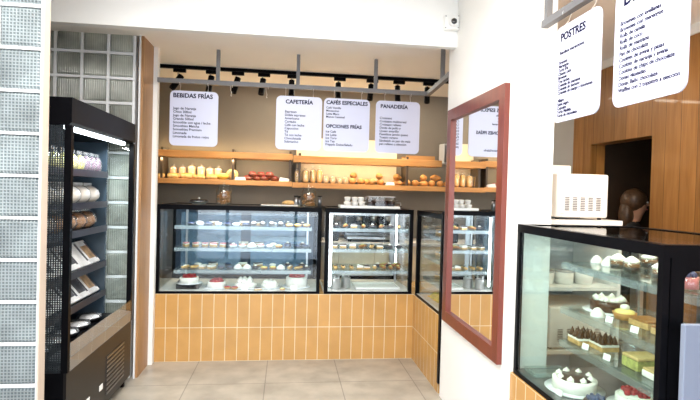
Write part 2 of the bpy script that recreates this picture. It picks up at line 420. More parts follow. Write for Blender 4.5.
# shop front behind the camera: a glazed front with slim mullions
f = MB()
for x in (-2.6, -1.2, .2, 1.6, 2.78): f.box(x-.03, -1.44, 0, x+.03, -1.38, CF)
f.box(-2.6, -1.44, 2.72, 2.9, -1.38, CF).box(-2.6, -1.44, 0, 2.9, -1.38, .10)
struct(f.build('window_1', black))
# glass block walls
def block_wall(name, x0, ncol, z0, nrow, p, y, th, gm, edge):
    fr = MB(); gl = MB(); j = .013 if y < 3 else .021
    for i in range(ncol+1): fr.box(x0+i*p-j/2, y, 0, x0+i*p+j/2, y+th, z0+nrow*p)
    for k in range(nrow+1): fr.box(x0, y+.001, z0+k*p-j/2, x0+ncol*p, y+th-.001, z0+k*p+j/2)
    if z0 > .02: fr.box(x0, y, 0, x0+ncol*p, y+th, z0)
    top = z0+nrow*p
    fr.box(x0, y, top, x0+ncol*p, y+th, max(top+.01, CB if y > 3.7 else CF))
    for i in range(ncol):
        for k in range(nrow):
            a, b = x0+i*p+j/2, z0+k*p+j/2; q = p-j
            gl.box(a, y+.004, b, a+q, y+th-.004, b+q, bev=.016, seg=2)
    o = struct(fr.build(name, mortar)); gl.build('glass_block', gm, o)
    return o
block_wall('window_2', -1.137-.196*7, 7, .003, 14, .196, 2.5, .055, block1, None)
struct(MB().box(-1.1365, 2.492, 0, -1.128, 2.555, CF).build('trim_3', postw))
block_wall('window_3', -1.178-.204*7, 7, .024, 14, .197, 4.2, .08, block2, None)
struct(MB().box(-1.185, 4.18, 0, -1.174, 4.199, CB).build('trim_4', mortar))
struct(MB().box(-1.176, 4.2, 0, -1.156, 4.50, CB).build('wall_panel', panelw))
struct(MB().box(-1.26, 4.501, 0, -1.120, 4.565, CB).build('trim_5', white))
struct(MB().box(-2.6, 4.281, 0, -1.262, 4.33, CB).build('wall_partition', white))
struct(MB().box(-2.6, 5.2, 0, -1.55, 5.25, CB).build('wall_end', taupe))

# ------------------------------------------------------------------ tiled counter bases
o = MB().box(-1.14, 4.57, 0, 1.19, 5.28, .600).build('counter_plinth', tile)
tag(o, 'long ochre tiled counter base facing the entrance under two display cases', 'counter')
r = thing('counter_plinth', 'short ochre tiled counter base running beside the mirror wall', 'counter', (1.19, 3.745, 0))
MB().box(0, 0, 0, .67, 1.535, .600).build('tiled_base', tile, r)
MB().box(-.012, -.040, .09, .62, -.003, 1.405).build('end_panel', black, r, 'black metal end panel')
o = MB().box(1.205, 1.50, 0, 1.93, 2.545, .600).build('counter_plinth', tile)
tag(o, 'ochre tiled counter base under the cake display case at right', 'counter')

# ------------------------------------------------------------------ display cases
def display_case(label, loc, rz, W, D, H, shelves, inset=(.10, .10), yfront=.07, side_frame=None, rear_n=2, post=.03, led_at=(), rearm=navy, shelf_d=.42, rearp=None, frontp=None, deckm=None, rail=None):
    """local frame: front pane at y=0 facing -y, x to the right; z=0 on the plinth"""
    r = thing('display_case', label, 'display case', loc, rz)
    p = post
    MB().box(0, 0, 0, W, D, .022, 0).build('deck', deckm or stone, r)
    MB().box(0, -.006, .0, W, -.0005, .022).build('base_rail', black, r); MB().box(0, D-.03, .0225, W, D, .06).build('base_rail', black, r)
    t = MB(); th = .042
    t.box(0, -.006, H-th, W, .035, H).box(0, D-.04, H-th, W, D, H).box(0, .035, H-th, .035, D-.04, H).box(W-.035, .035, H-th, W, D-.04, H)
    t.build('top_frame', black, r)
    MB().box(.035, .035, H-.014, W-.035, D-.04, H-.004).build('top_pane', pane, r)
    for x in (0, W-p):
        for y in (-.005, D-p): MB().box(x, y, .022, x+p, y+p, H-th).build('post', black, r)
    MB().box(p, .002, .020, W-p, .010, H-th).build('front_pane', frontp or pane, r)
    for sx in (0, 1):
        x = .006 if sx == 0 else W-.014
        if side_frame and sx == side_frame:
            MB().ring((0.026, .022, D-p, H-th), (.075, .10, D-.09, H-.085), .035, 'x', W-.022, W-.002).build('side_frame', black, r)
        MB().box(x, p, .022, x+.008, D-p, H-th).build('side_pane', pane, r)
    for k in range(rear_n):
        a = p+(W-2*p)*k/rear_n; b = p+(W-2*p)*(k+1)/rear_n
        d = MB(); q = .05; y = D-.028+.0*k
        d.box(a, y, .06, a+q, y+.014, H-th).box(b-q, y, .06, b, y+.014, H-th).box(a+q, y, .06, b-q, y+.014, .06+q).box(a+q, y, H-th-q, b-q, y+.014, H-th)
        d = d.build('rear_door', rearm, r)
        MB().box(a+q, y+.004, .06+q, b-q, y+.009, H-th-q).build('door_pane', rearp or pane, d)
    for z in shelves:
        sh = MB().box(inset[0], yfront, z-.010, W-inset[1], yfront+shelf_d, z).build('shelf', sheet, r)
        MB().box(inset[0], yfront-.012, z-.034, W-inset[1], yfront-.004, z-.004).build('price_rail', rail or railm, sh)
    for x in (inset[0]+.02, W-inset[1]-.03):
        u = MB().box(x, yfront+shelf_d, .022, x+.018, yfront+shelf_d+.018, H-th)
        for z in shelves: u.box(x+.004, yfront+.02, z-.028, x+.012, yfront+shelf_d+.001, z-.010)
        u.build('shelf_bracket', steel, r)
    for (x, y, z0, z1, rad) in led_at:
        MB().cyl((x, y, z0), (x, y, z1), rad, 8).build('led_tube', led, r)
    return r
Z0 = .601
HC = .785
display_case('wide glass display case of cakes on the left of the tiled counter', (-1.125, 4.58, Z0), 0, 1.44, .68, HC, (.60, .402, .203), inset=(.14, .08),
             led_at=(), shelf_d=.40, rearp=MATS['blue_pane'])
display_case('glass display case under the bakery sign, beside the counter corner', (.355, 4.58, Z0), 0, .82, .68, HC, (.60, .407, .208), inset=(.05, .03), post=.034,
             led_at=((.058, .055, .06, HC-.06, .011), (.735, .33, .24, HC-.06, .009)), rearm=steel, rear_n=1, frontp=clearp, rearp=clearp)
display_case('narrow return display case between the counter corner and the mirror wall', (1.20, 4.53, Z0), R(-90), .78, .60, HC, (.58, .39, .19), inset=(.04, .04), post=.034, led_at=(), rearm=dsteel, frontp=clearp)
display_case('large glass cake display case at the right edge', (1.22, 2.53, Z0), R(-90), 1.04, .66, HC+.005, (.61, .384, .215), inset=(.12, .035), yfront=.19, side_frame=1, post=.024, shelf_d=.40, rearm=dsteel, deckm=dsteel, rail=railr, frontp=midp)
# front light bars of the wide case
# ------------------------------------------------------------------ mirror
r = thing('wall_mirror', 'tall mirror in a red-brown wooden frame on the white wall', 'mirror', (1.189, 2.62, .612))
L, Hm, fw = .985, 1.54, .078
MB().ring((0, 0, L, Hm), (fw, fw, L-fw, Hm-fw), .001, 'x', -.029, 0).build('frame', redw, r)
MB().box(-.008, fw-.005, fw-.005, -.002, L-fw+.005, Hm-fw+.005).build('mirror_glass', mirrorm, r)

# ------------------------------------------------------------------ signs on tube rails
def text_mesh(body, size, bold, align='LEFT', width=None, spacing=1.0):
    c = bpy.data.curves.new('t', 'FONT'); c.body = body; c.size = size; c.offset = bold*(1.35 if width else 1.0); c.align_x = align; c.space_line = spacing
    c.extrude = .0006; c.resolution_u = 3
    o = bpy.data.objects.new('t', c); COL.objects.link(o)
    bpy.context.view_layer.update()
    dg = bpy.context.evaluated_depsgraph_get()
    me = bpy.data.meshes.new_from_object(o.evaluated_get(dg))
    bpy.data.objects.remove(o)
    xs = [v.co.x for v in me.vertices]; w_ = max(xs)-min(xs)
    k = width/w_ if width else 1
    for v in me.vertices: v.co = Vector((v.co.x*k, v.co.y*(k if width else 1), v.co.z))
    return me
def place_text(name, me, x, z, parent, y=-.0045):
    # text plane (x,y) -> (x,z), facing -y
    for v in me.vertices: v.co = Vector((x+v.co.x, y-v.co.z, z+v.co.y))
    if not me.materials: me.materials.append(ink)
    else: me.materials[0] = ink
    me.name = name
    o = bpy.data.objects.new(name, me); COL.objects.link(o); o.parent = parent
    return o
def hook_mb(h=.08):
    m = MB(); pts = []
    for i in range(9):
        a = R(200-i*25); pts.append((0, .022*math.cos(a), h-.0+.022*math.sin(a)))
    pts += [(0, .012, h*.6), (0, 0, h*.35)]
    for i in range(8):
        a = R(90-i*32); pts.append((0, .010*math.cos(a), .006+.010*math.sin(a)))
    m.tube(pts, .0028, 6)
    return m
SH = .47
def sign(label, loc, rz, W, blocks, hooks):
    """blocks: (kind, text lines, x fraction, y fraction of the first line, width or line pitch)"""
    r = thing('hanging_sign', label, 'sign', loc, rz)
    MB().prism(roundrect(0, -SH, W, 0, .042, 6), 'y', -.004, .004).build('panel', signm, r)
    for kind, txt, xf, yf, val in blocks:
        if kind == 'h':
            me = text_mesh(txt, .05, .0012, width=val*W); place_text('heading', me, xf*W, -yf*SH-.018, r)
        else:
            for i, ln in enumerate(txt):
                if not ln: continue
            size = val*.98*(1.22 if val < .02 else 1)
            me = text_mesh('\n'.join(txt), size, .0004*size/.026)
            # line pitch
            me2 = text_mesh('\n'.join(txt), size, .0005, spacing=val/size/1.0)
            bpy.data.meshes.remove(me)
            place_text('menu_text', me2, xf*W, -yf*SH-size*.35, r)
    for hx in hooks:
        o = hook_mb(.075).build('hook', steel, r); o.location = (hx*W, 0, -.022)
    return r
RZ, RY, RX = 2.447, 4.48, 1.33
ZT = 2.365
sign('white hanging menu sign headed BEBIDAS FRÍAS, leftmost over the counter', (-1.01, RY, ZT), 0, .402, [
    ('h', 'BEBIDAS FRÍAS', .06, .085, .82),
    ('b', ['Jugo de Naranja', 'Chico 300ml', 'Jugo de Naranja', 'Grande 500ml', 'Smoothie con agua / leche', 'Smoothies Matcha', 'Smoothies Premium', 'Limonada', 'Limonada de frutos rojos'], .07, .32, .0300)], (.2, .78))
sign('white hanging menu sign headed CAFETERÍA', (-.112, RY, ZT), 0, .402, [
    ('h', 'CAFETERÍA', .2, .10, .60),
    ('b', ['Espresso', 'Doble espresso', 'Americano', 'Cortado', 'Café con leche', 'Capuccino', 'Té', 'Té con leche', 'Chocolatada', 'Submarino'], .19, .29, .0292)], (.2, .8))
sign('white hanging menu sign headed CAFÉS ESPECIALES and OPCIONES FRÍAS', (.306, RY, ZT), 0, .412, [
    ('h', 'CAFÉS ESPECIALES', .05, .075, .90),
    ('b', ['Café Vainilla', 'Mocaccino', 'Latte Macc', 'Mocca Caramel'], .05, .18, .0270),
    ('h', 'OPCIONES FRÍAS', .05, .52, .78),
    ('b', ['Ice Café', 'Ice Latte', 'Ice Toro', 'Ice Tea', 'Frappés Dulce/Salado'], .05, .63, .0285)], (.22, .82))
sign('white hanging menu sign headed PANADERÍA, rightmost over the counter', (.774, RY, ZT), 0, .405, [
    ('h', 'PANADERÍA', .1, .10, .62),
    ('b', ['Croissant', 'Croissant multicereal', 'Croissant relleno', 'Danés de pollo y', 'Queso amarillo', 'Pastelitos jamón queso', 'Tostón vegano', 'Sándwich en pan de maíz', 'pan relleno a elección'], .09, .33, .0290)], (.2, .78))
sign('white hanging menu sign headed POSTRES above the right cake case', (RX, 2.41, 2.378), R(-90), .372, [
    ('h', 'POSTRES', .13, .115, .56),
    ('b', ['Benditos merengones'], .12, .275, .0240),
    ('b', ['Tiramisú', 'Merengón', 'Torta fría', 'Cheese cake', 'Brownie', 'Tres leches', 'Crumble de manzana', 'Crumble de durazno', 'Crumble de mango y frambuesa'], .1, .375, .0187),
    ('b', ['Alfajor', 'Selva negra', 'Cupcake', 'Torta Matilda', 'Torta de chocolate'], .1, .772, .0187)], (.24, .80))
sign('large white hanging menu sign with list of brownies, rolls and cookies, at upper right', (RX, 1.942, 2.378), R(-90), .388, [
    ('h', 'DELICIAS', .13, .10, .72),
    ('b', ['Brownies con avellanas', 'Brownies con merengue', 'Rolls de canela', 'Rolls de coco', 'Rolls de manzana', 'Pan de chocolate', 'Cookies de avena y pasas', 'Cookies de naranja y avena', 'Cookies de chips de chocolate', 'Donas glaseadas', 'Donas Baño chocolate', 'Waffles con 2 toppings a elección'], .09, .285, .0245)], (.2, .8))
for k, x in enumerate((-.50, -.195)):
    o = hook_mb(.075).build('hanging_hook', steel); o.location = (x, RY, ZT-.022); o.rotation_euler = (0, 0, .5)
    tag(o, ['empty metal hook on the rail, beside the BEBIDAS sign', 'empty metal hook on the rail, beside the CAFETERÍA sign'][k], 'hook')
def square_tube(m, p0, p1, w_=.036):
    p0, p1 = Vector(p0), Vector(p1); d = (p1-p0).normalized()
    up = Vector((0, 0, 1)) if abs(d.z) < .9 else Vector((0, 1, 0)); sd = d.cross(up).normalized(); up = sd.cross(d)
    q = [p+sd*a*w_/2+up*b*w_/2 for p in (p0, p1) for a, b in ((-1, -1), (1, -1), (1, 1), (-1, 1))]
    vs = [m.bm.verts.new(v) for v in q]
    for f in ((0, 1, 2, 3), (7, 6, 5, 4), (0, 4, 5, 1), (1, 5, 6, 2), (2, 6, 7, 3), (3, 7, 4, 0)): m.bm.faces.new([vs[i] for i in f])
    return m
r = thing('sign_rail', 'grey tube rail over the counter holding four menu signs', 'rail', (0, RY, RZ))
square_tube(MB(), (-1.115, 0, 0), (1.268, 0, 0)).build('rail_tube', alu, r)
square_tube(MB(), (1.25, -.0185, 0), (1.205, -.775, 0)).build('side_tube', alu, r)
for x, y in ((-.615, 0), (.072, 0), (.765, 0), (1.221, -.52)): square_tube(MB(), (x, y, .0185), (x, y, CB-RZ), .03).build('hanger', alu, r)
r = thing('sign_rail', 'grey tube rail above the right cake case holding two menu signs', 'rail', (RX, 0, RZ))
square_tube(MB(), (0, 2.535, 0), (0, .7, 0), .036).build('rail_tube', alu, r)
for y in (2.50, 1.0): square_tube(MB(), (0, y, .018), (0, y, CF-RZ), .03).build('hanger', alu, r)

# ------------------------------------------------------------------ track lighting
r = thing('light_track', 'long black lighting track on the ceiling over the counter', 'light track', (0, 5.12, CB-.001))
MB().box(-1.5, -.018, -.032, 1.75, .018, 0).build('track_bar', black, r)
spots = [(-1.085, 30), (-.775, 8), (-.525, 14), (-.27, 6), (.02, 0), (.49, 0), (.825, 6), (1.105, 0), (1.42, 4)]
def mk_spot():
    t = thing('track_spotlight', '', 'spotlight')
    MB().box(-.045, -.017, -.034, .075, .017, 0, bev=.003).build('adapter', black, t)
    MB().cyl((0, 0, -.075), (0, 0, -.033), .007, 8).build('stem', steel, t)
    h = MB().lathe([(0, .06), (.030, .06), (.030, -.105), (.026, -.105), (.026, -.03), (0, -.03)], n=18, smooth=False).build('lamp_head', black, t)
    MB().sphere((0, 0, -.042), (.02, .02, .011), 12).build('bulb', ledw, h)
    h.location = (0, 0, -.115)
    return t
SK = Kind(mk_spot)
for i, (x, a) in enumerate(spots):
    lb = 'black cylindrical track spotlight, %s from the left on the ceiling track' % ORD[i]
    t = SK.put((x, 5.12, CB-.033), 0, lb, 'track spotlights')
    for c in t.children:
        if c.name.startswith('lamp_head'): c.rotation_euler = (R(-14), R(a), 0)
    l = bpy.data.lights.new('spot_lamp', 'SPOT'); l.energy = 26; l.color = (1, .80, .56); l.spot_size = R(78); l.spot_blend = .7; l.shadow_soft_size = .03
    lo = bpy.data.objects.new('spot_lamp', l); COL.objects.link(lo); lo.location = (x-.1*math.sin(R(a)), 5.20, CB-.30)
    lo.rotation_euler = (R(18), R(a*.6), 0)

# ------------------------------------------------------------------ security camera on the header
r = thing('security_camera', 'white security camera with black lens in the upper wall corner', 'camera', (1.142, 3.529, 2.762), R(-12))
MB().box(-.055, -.045, -.052, .055, 0, .055, bev=.010, seg=3).build('housing', plastw, r)
MB().lathe([(0, 0), (.034, 0), (.036, .014), (.03, .026), (0, .03)], n=20, M=Matrix.Translation((.012, -.044, -.002)) @ Matrix.Rotation(R(90), 4, 'X')).build('lens_ring', plastw, r)
MB().sphere((.012, -.066, -.002), (.023, .014, .023)).build('lens', lens, r)
for x, z in ((-.043, .042), (.045, .042), (-.043, -.04), (.045, -.04)): MB().cyl((x, -.0455, z), (x, -.0475, z), .0045, 8).build('screw', dsteel, r)
# speaker on the back wall
r = thing('wall_speaker', 'grey wall speaker beside the mirror, at the end of upper bakery shelf', 'speaker', (1.86, 5.925, 1.90), R(10))
MB().box(-.055, -.13, 0, .055, 0, .24, bev=.01).build('cabinet', greyw, r); MB().box(-.045, -.136, .02, .045, -.129, .22).build('grille', dsteel, r)

# ------------------------------------------------------------------ bakery shelves on the back wall
def shelf_board(label, x0, x1, y, z, th, d):
    r = thing('wall_shelf', label, 'shelf', ((x0+x1)/2, y, z))
    h = (x1-x0)/2
    MB().box(-h, 0, -th, h, d, 0, bev=.003).build('board', shelfw, r)
    return r
u1 = shelf_board('orange wooden upper wall shelf, left section behind the BEBIDAS sign', -1.54, .055, 5.70, 1.945, .068, .30)
u2 = shelf_board('orange wooden upper wall shelf, right section behind the PANADERÍA sign', .06, 1.77, 5.66, 1.928, .075, .27)
l1 = shelf_board('orange wooden lower wall shelf with bagged loaves, left section', -1.54, .055, 5.70, 1.636, .056, .30)
l2 = shelf_board('orange wooden lower wall shelf with yellow loaves and rolls, right section', .06, 1.95, 5.66, 1.626, .056, .27)
for rr, xs in ((u1, (-.62, .14, .77)), (u2, (-.78, .45))):
    for x in xs:
        MB().box(x-.012, .01, -.36, x+.012, .27, .03).build('bracket', pmat('bracket_brown', (.05, .032, .02), .5) if 'bracket_brown' not in MATS else MATS['bracket_brown'], rr)
for rr, x0, x1, dz in ((u1, -.75, .75, .0), (u2, -.8, .78, .0)):
    MB().box(x0, .19, .001, x1, .21, .012).build('led_strip', ledw, rr)
# pale panel between the shelves
struct(MB().box(.10, 5.965, 1.66, 1.30, 5.999, 2.16).build('trim_6', cabc))

# ------------------------------------------------------------------ breads on the lower shelf
def bag_loaf(bm_, bw, bd, bh, bag=bagm, name='bagged_loaf', cat='bread'):
    def mk():
        t = thing(name, '', cat)
        MB().box(-bw/2+.006, -bd/2+.006, .004, bw/2-.006, bd/2-.006, bh*.86, bev=min(bw, bd)*.32, seg=4).build('loaf', bm_, t)
        m = MB().box(-bw/2, -bd/2, .001, bw/2, bd/2, bh*.9, bev=min(bw, bd)*.3, seg=3)
        m.tube([(0, 0, bh*.88), (0, 0, bh*.95), (0, 0, bh*1.04)], [.012, .010, .02], 8, cap=False)
        m.build('bag', bag, t)
        return t
    return Kind(mk)
Zl = 1.6365
brown = bag_loaf(crust, .078, .12, .150); pale = bag_loaf(loaf, .088, .12, .165)
for i, x in enumerate((-1.265, -1.165)):
    brown.put((x, 5.86, Zl), 0, 'brown bagged loaf standing at the left end of bread row, %s from the left' % ORD[i], None)
for i, x in enumerate((-1.065, -.962, -.868, -.775)):
    pale.put((x, 5.86, Zl), (i % 3-1)*.06, 'pale bagged loaf standing in the left bread row, %s of four' % ORD[i], None, (1, 1, (1.03, 1.0, .9, .9)[i]))
def mk_flat():
    t = thing('flat_loaf', '', 'bread'); MB().box(-.062, -.04, .001, .062, .04, .05, bev=.018, seg=3).build('crumb', crustp, t)
    MB().box(-.058, -.036, .044, .058, .036, .0545, bev=.005).build('glaze', yell, t)
    return t
FL = Kind(mk_flat)
for i, x in enumerate((-1.40, -1.245, -1.10, -.965, -.83)):
    FL.put((x, 5.752, Zl), .03*(i % 2), 'flat golden loaf lying in front of the bagged loaves, %s from the left' % ORD[i], None, (1, 1, .85+.12*(i % 3)))
def mk_yb():
    t = thing('yellow_bun', '', 'bread'); MB().sphere((0, 0, .035), (.068, .05, .036), 16).build('crumb', yell, t); MB().sphere((0, 0, .05), (.05, .037, .024), 14).build('top_crust', crustp, t)
    return t
YBUN = Kind(mk_yb)
YBUN.put((-.715, 5.75, Zl), 0, 'yellow bun beside the round white loaf on the lower shelf')
t = thing('round_loaf', 'round pale loaf standing on edge above the left cookie jar', 'bread', (-.615, 5.80, Zl))
MB().sphere((0, 0, .062), (.066, .045, .062), 18).build('crumb', loaf, t)
MB().tube([(.035*math.cos(a/3), -.043, .062+.035*math.sin(a/3)) for a in range(0, 19)], .005, 6).build('crust_ring', crustp, t)
o = MB().prism([(-.06, 0), (.06, 0), (.05, .035), (-.05, .035)], 'y', -.02, .02).build('price_card', card); o.location = (-.52, 5.73, Zl)
tag(o, 'white price card on the lower shelf, left of the dark red pastries', 'price card')
# dark red pastries in a pile
def mk_pastry():
    t = thing('glazed_pastry', '', 'pastry'); MB().sphere((0, 0, .024), (.05, .036, .025), 14, jit=.05).build('dough', darkcrust, t)
    MB().tube([(-.035, -.01, .044), (-.01, .01, .0505), (.015, -.008, .0495), (.035, .008, .042)], .006, 6).build('icing', berry, t)
    return t
DP = Kind(mk_pastry); n = 0
for row, (z, xs) in enumerate(((0, (-.44, -.345, -.25, -.155)), (.044, (-.39, -.295, -.20)),)):
    for j, x in enumerate(xs):
        DP.put((x, 5.76+.02*(j % 2), Zl+z), random.uniform(-.5, .5), 'dark red glazed pastry, %s from left in the %s layer of shelf pile' % (ORD[j], ['bottom', 'top'][row]), 'dark red pastries on the lower shelf')
for j, x in enumerate((-.44, -.34, -.24, -.14)):
    DP.put((x, 5.88, Zl), random.uniform(-.5, .5), 'dark red glazed pastry at the back of the shelf pile, %s from left' % ORD[j], 'dark red pastries on the lower shelf')
o = MB().prism([(-.075, 0), (.055, 0), (.045, .028), (-.06, .045)], 'y', -.02, .02).build('price_card', card); o.location = (-.02, 5.73, Zl)
tag(o, 'white wedge shaped price card on the lower shelf, right of dark red pastries', 'price card')
Zr = 1.6265
tall = bag_loaf(yell, .078, .11, .17)
for i, (x, s) in enumerate(((.118, .95), (.205, .95), (.29, 1.02), (.365, 1.05))):
    tall.put((x, 5.80, Zr), .04*i, 'tall yellow bagged loaf above the right cookie jar, %s of four' % ORD[i], None, (1 if i < 2 else .8, 1, s))
small = bag_loaf(loaf, .07, .10, .098)
for i, x in enumerate((.44, .52, .595, .667)):
    small.put((x, 5.79, Zr), .05*(i-1), 'small square pale bagged loaf, %s of four on the right shelf' % ORD[i], None, (1, 1, (1, .95, .75, .92)[i]))
def mk_roll():
    t = thing('bread_roll', '', 'bread'); MB().sphere((0, 0, .034), (.045, .043, .035), 16, jit=.03).build('crumb', crust, t); MB().sphere((.004, -.006, .046), (.033, .031, .026), 12, jit=.05).build('top_crust', crustp, t)
    return t
def mk_croissant():
    t = thing('croissant', '', 'pastry'); pts = []; rs = []
    for i in range(17):
        a = R(-75+150*i/16); pts.append((.06*math.sin(a), .05*math.cos(a)-.03, .03))
        q = abs(i-8)/8; rs.append((.032*(1-q**1.6)+.006)*(1+.10*(i % 2)))
    MB().tube(pts, rs, 12).build('dough', crust, t)
    MB().tube([(p[0], p[1]-.004, p[2]+rs[i]*.55) for i, p in enumerate(pts) if 3 < i < 13], [.012]*9, 8).build('glaze', caramel, t)
    return t
RO, CR = Kind(mk_roll), Kind(mk_croissant)
for i, (k, x, y, z) in enumerate(((RO, .745, 5.78, 0), (RO, .76, 5.80, .066), (RO, .84, 5.77, 0), (CR, .94, 5.80, 0), (RO, .965, 5.70, 0), (RO, 1.075, 5.78, 0), (RO, 1.06, 5.78, .066))):
    nm = 'bread roll' if k is RO else 'croissant'
    k.put((x, y, Zr+z), .7*i, 'golden %s, %s in the row left of small white card' % (nm, ORD[i]))
o = MB().prism([(-.05, 0), (.05, 0), (.04, .035), (-.04, .035)], 'y', -.02, .02).build('price_card', card); o.location = (1.175, 5.70, Zr)
tag(o, 'white price card among golden rolls under the PANADERÍA sign', 'price card')
for i, (k, x, y, z) in enumerate(((CR, 1.28, 5.80, 0), (CR, 1.29, 5.80, .066), (RO, 1.39, 5.77, 0), (RO, 1.485, 5.76, 0), (CR, 1.59, 5.80, 0), (RO, 1.59, 5.79, .064), (RO, 1.69, 5.78, 0), (CR, 1.74, 5.80, .072), (RO, 1.785, 5.76, 0), (RO, 1.88, 5.78, 0))):
    nm = 'bread roll' if k is RO else 'croissant'
    k.put((x, y, Zr+z), .9*i, 'golden %s, %s in the pile right of small white card' % (nm, ORD[i]))
# wooden tray on the right upper shelf
r = thing('wooden_tray', 'slatted wooden tray on right end of the upper wall shelf', 'tray', (1.52, 5.68, 1.929))
MB().box(-.17, 0, 0, .17, .012, .045).box(-.17, .22, 0, .17, .232, .045).build('tray_side', shelfw, r)
m = MB()
for k in range(5): m.box(-.17+.07*k, .012, .012, -.17+.07*k+.055, .22, .024)
m.build('slats', shelfw, r)

# ------------------------------------------------------------------ things on top of the cases
ZC = Z0+HC+.0005
def jar(label, loc, fill):
    r = thing('cookie_jar', label, 'jar', loc)
    MB().lathe([(0, 0), (.066, 0), (.072, .006), (.072, .135), (.058, .158), (.058, .168), (.054, .168), (.054, .156), (.068, .133), (.068, .008), (0, .006)], n=26).build('glass_body', jarg, r)
    ld = MB().lathe([(0, .1685), (.062, .1685), (.062, .182), (.05, .19), (0, .192)], n=24).build('lid', jarg, r); MB().sphere((0, 0, .204), .016, 12).build('knob', jarg, ld)
    m = MB()
    for k in range(60):
        a = random.uniform(0, 2*PI); q = .05*math.sqrt(random.random()); z = .014+.105*(k/60)
        m.sphere((q*math.cos(a), q*math.sin(a), z), (.017, .015, .009), 8, M=Matrix.Rotation(random.uniform(0, 1.5), 3, Vector((math.cos(a), math.sin(a), .3))))
    b = m.build('cookies', fill, r); b['kind'] = 'stuff'
    return r
jar('round glass cookie jar on the left part of the wide display case', (-.588, 4.85, ZC), caramel)
jar('round glass cookie jar on the right part of wide display case, beside metal canisters', (.208, 4.86, ZC), caramel)
r = thing('serving_dish', 'low dark round dish on far left of the wide display case', 'dish', (-.815, 4.86, ZC))
MB().lathe([(0, 0), (.055, 0), (.09, .022), (.094, .03), (.088, .028), (.05, .008), (0, .008)], n=28).build('dish_body', dsteel, r)
MB().lathe([(0, .0295), (.087, .0295), (.07, .042), (0, .048)], n=28).build('lid', blackg, r); MB().sphere((0, 0, .052), .012).build('knob', steel, r)
r = thing('serving_board', 'thin pale serving board on the wide display case', 'board', (-.02, 4.86, ZC)); MB().box(-.22, -.10, .001, .13, .10, .012, bev=.004).build('board_body', stone, r); MB().sphere((-.185, -.0, .012), (.02, .03, .004)).build('grip', dsteel, r)
r = thing('bread_roll', 'oval golden roll lying on the pale serving board', 'bread', (.02, 4.85, ZC+.0125)); MB().sphere((0, 0, .018), (.065, .04, .019), 16).build('crumb', crustp, r); MB().tube([(-.04, 0, .034), (0, 0, .0375), (.04, 0, .034)], .004, 6).build('score', loaf, r)
for k, (x, h, w_, nm) in enumerate(((.100, .09, .020, 'slim steel canister on wide display case, left one beside the right cookie jar'), (.132-.0, .085, .012, 'thin steel canister squeezed against the right cookie jar'))):
    r = thing('canister', nm, 'canister', (x-.012, 4.80, ZC)); MB().cyl((0, 0, 0), (0, 0, h), w_*.95, 14).build('canister_body', [steel, dsteel][k], r); MB().cyl((0, 0, h), (0, 0, h+.012), w_, 14).build('lid', black, r)
r = thing('canister', 'dark canister right of the right cookie jar', 'canister', (.312, 4.82, ZC)); MB().cyl((0, 0, 0), (0, 0, .095), .02, 14).build('canister_body', dsteel, r); MB().cyl((0, 0, .095), (0, 0, .105), .021, 14).build('lid', black, r)
r = thing('serving_tray', 'flat white tray under cups and muffins on the corner display case', 'tray', (.79, 4.84, ZC)); MB().box(-.28, -.12, .002, .28, .12, .014, bev=.005).build('tray_base', plastw, r); MB().ring((-.285, -.125, .285, .125), (-.27, -.11, .27, .11), .02, 'z', .0, .022).build('tray_rim', plastw, r)
zt = ZC+.0225
def mk_cup():
    t = thing('paper_cup', '', 'cup'); MB().lathe([(0, 0), (.024, 0), (.031, .036), (.033, .038), (.030, .037), (.023, .003), (0, .003)], n=16).build('cup_body', plastw, t); MB().lathe([(0, .034), (.03, .034), (.026, .042), (0, .045)], n=16).build('foam', creamf, t)
    return t
CU = Kind(mk_cup)
zc = zt-.008
for i, (x, y, z) in enumerate(((-.21, -.05, 0), (-.14, -.05, 0), (-.075, -.05, 0), (-.21, .03, 0), (-.14, .03, 0), (-.21, -.02, .0455), (-.14, -.02, .0455), (-.08, -.03, .0455))):
    CU.put((.79+x, 4.84+y, zc+z), 0, 'white paper cup, %s, %s on the white tray' % (['front left', 'front middle', 'front right', 'rear left', 'rear middle', 'stacked left', 'stacked middle', 'stacked right'][i], 'lower layer' if z == 0 else 'upper layer'), None)
def mk_muffin():
    t = thing('muffin', '', 'muffin'); MB().lathe([(0, 0), (.023, 0), (.031, .038), (0, .038)], n=14, wob=.04).build('paper_case', packd, t); MB().sphere((0, 0, .042), (.034, .034, .022), 12, jit=.05).build('muffin_top', choc, t)
    return t
MU = Kind(mk_muffin)
for i, (x, y) in enumerate(((.0, -.05), (.068, -.05), (.136, -.05), (.204, -.05), (.0, .03), (.068, .03), (.136, .03), (.204, .03))):
    MU.put((.79+x+.015, 4.84+y, zc), 0, 'dark chocolate muffin, %s from left in the %s row under clear cover' % (ORD[i % 4], ['front', 'back'][i//4]), None)
r = thing('food_cover', 'clear domed cover over the chocolate muffins on the white tray', 'cover', (.907, 4.83, zc))
MB().prism([(-.138, .001), (.138, .001), (.138, .07), (.11, .098), (-.118, .098), (-.138, .085)], 'y', -.095, .095).build('dome', jarg, r)
MB().box(-.138, -.1, .092, .125, .1, .1015, bev=.003).build('cover_top', bagw, r)
r = thing('tray', 'small dark dish on the corner of the display case, right of white tray', 'dish', (1.10+.0, 5.02, ZC)); MB().lathe([(0, 0), (.04, 0), (.065, .02), (.06, .02), (.036, .004), (0, .004)], n=20).build('dish_body', blackg, r); MB().sphere((0, 0, .016), (.04, .04, .014), 12).build('sauce', choc, r)

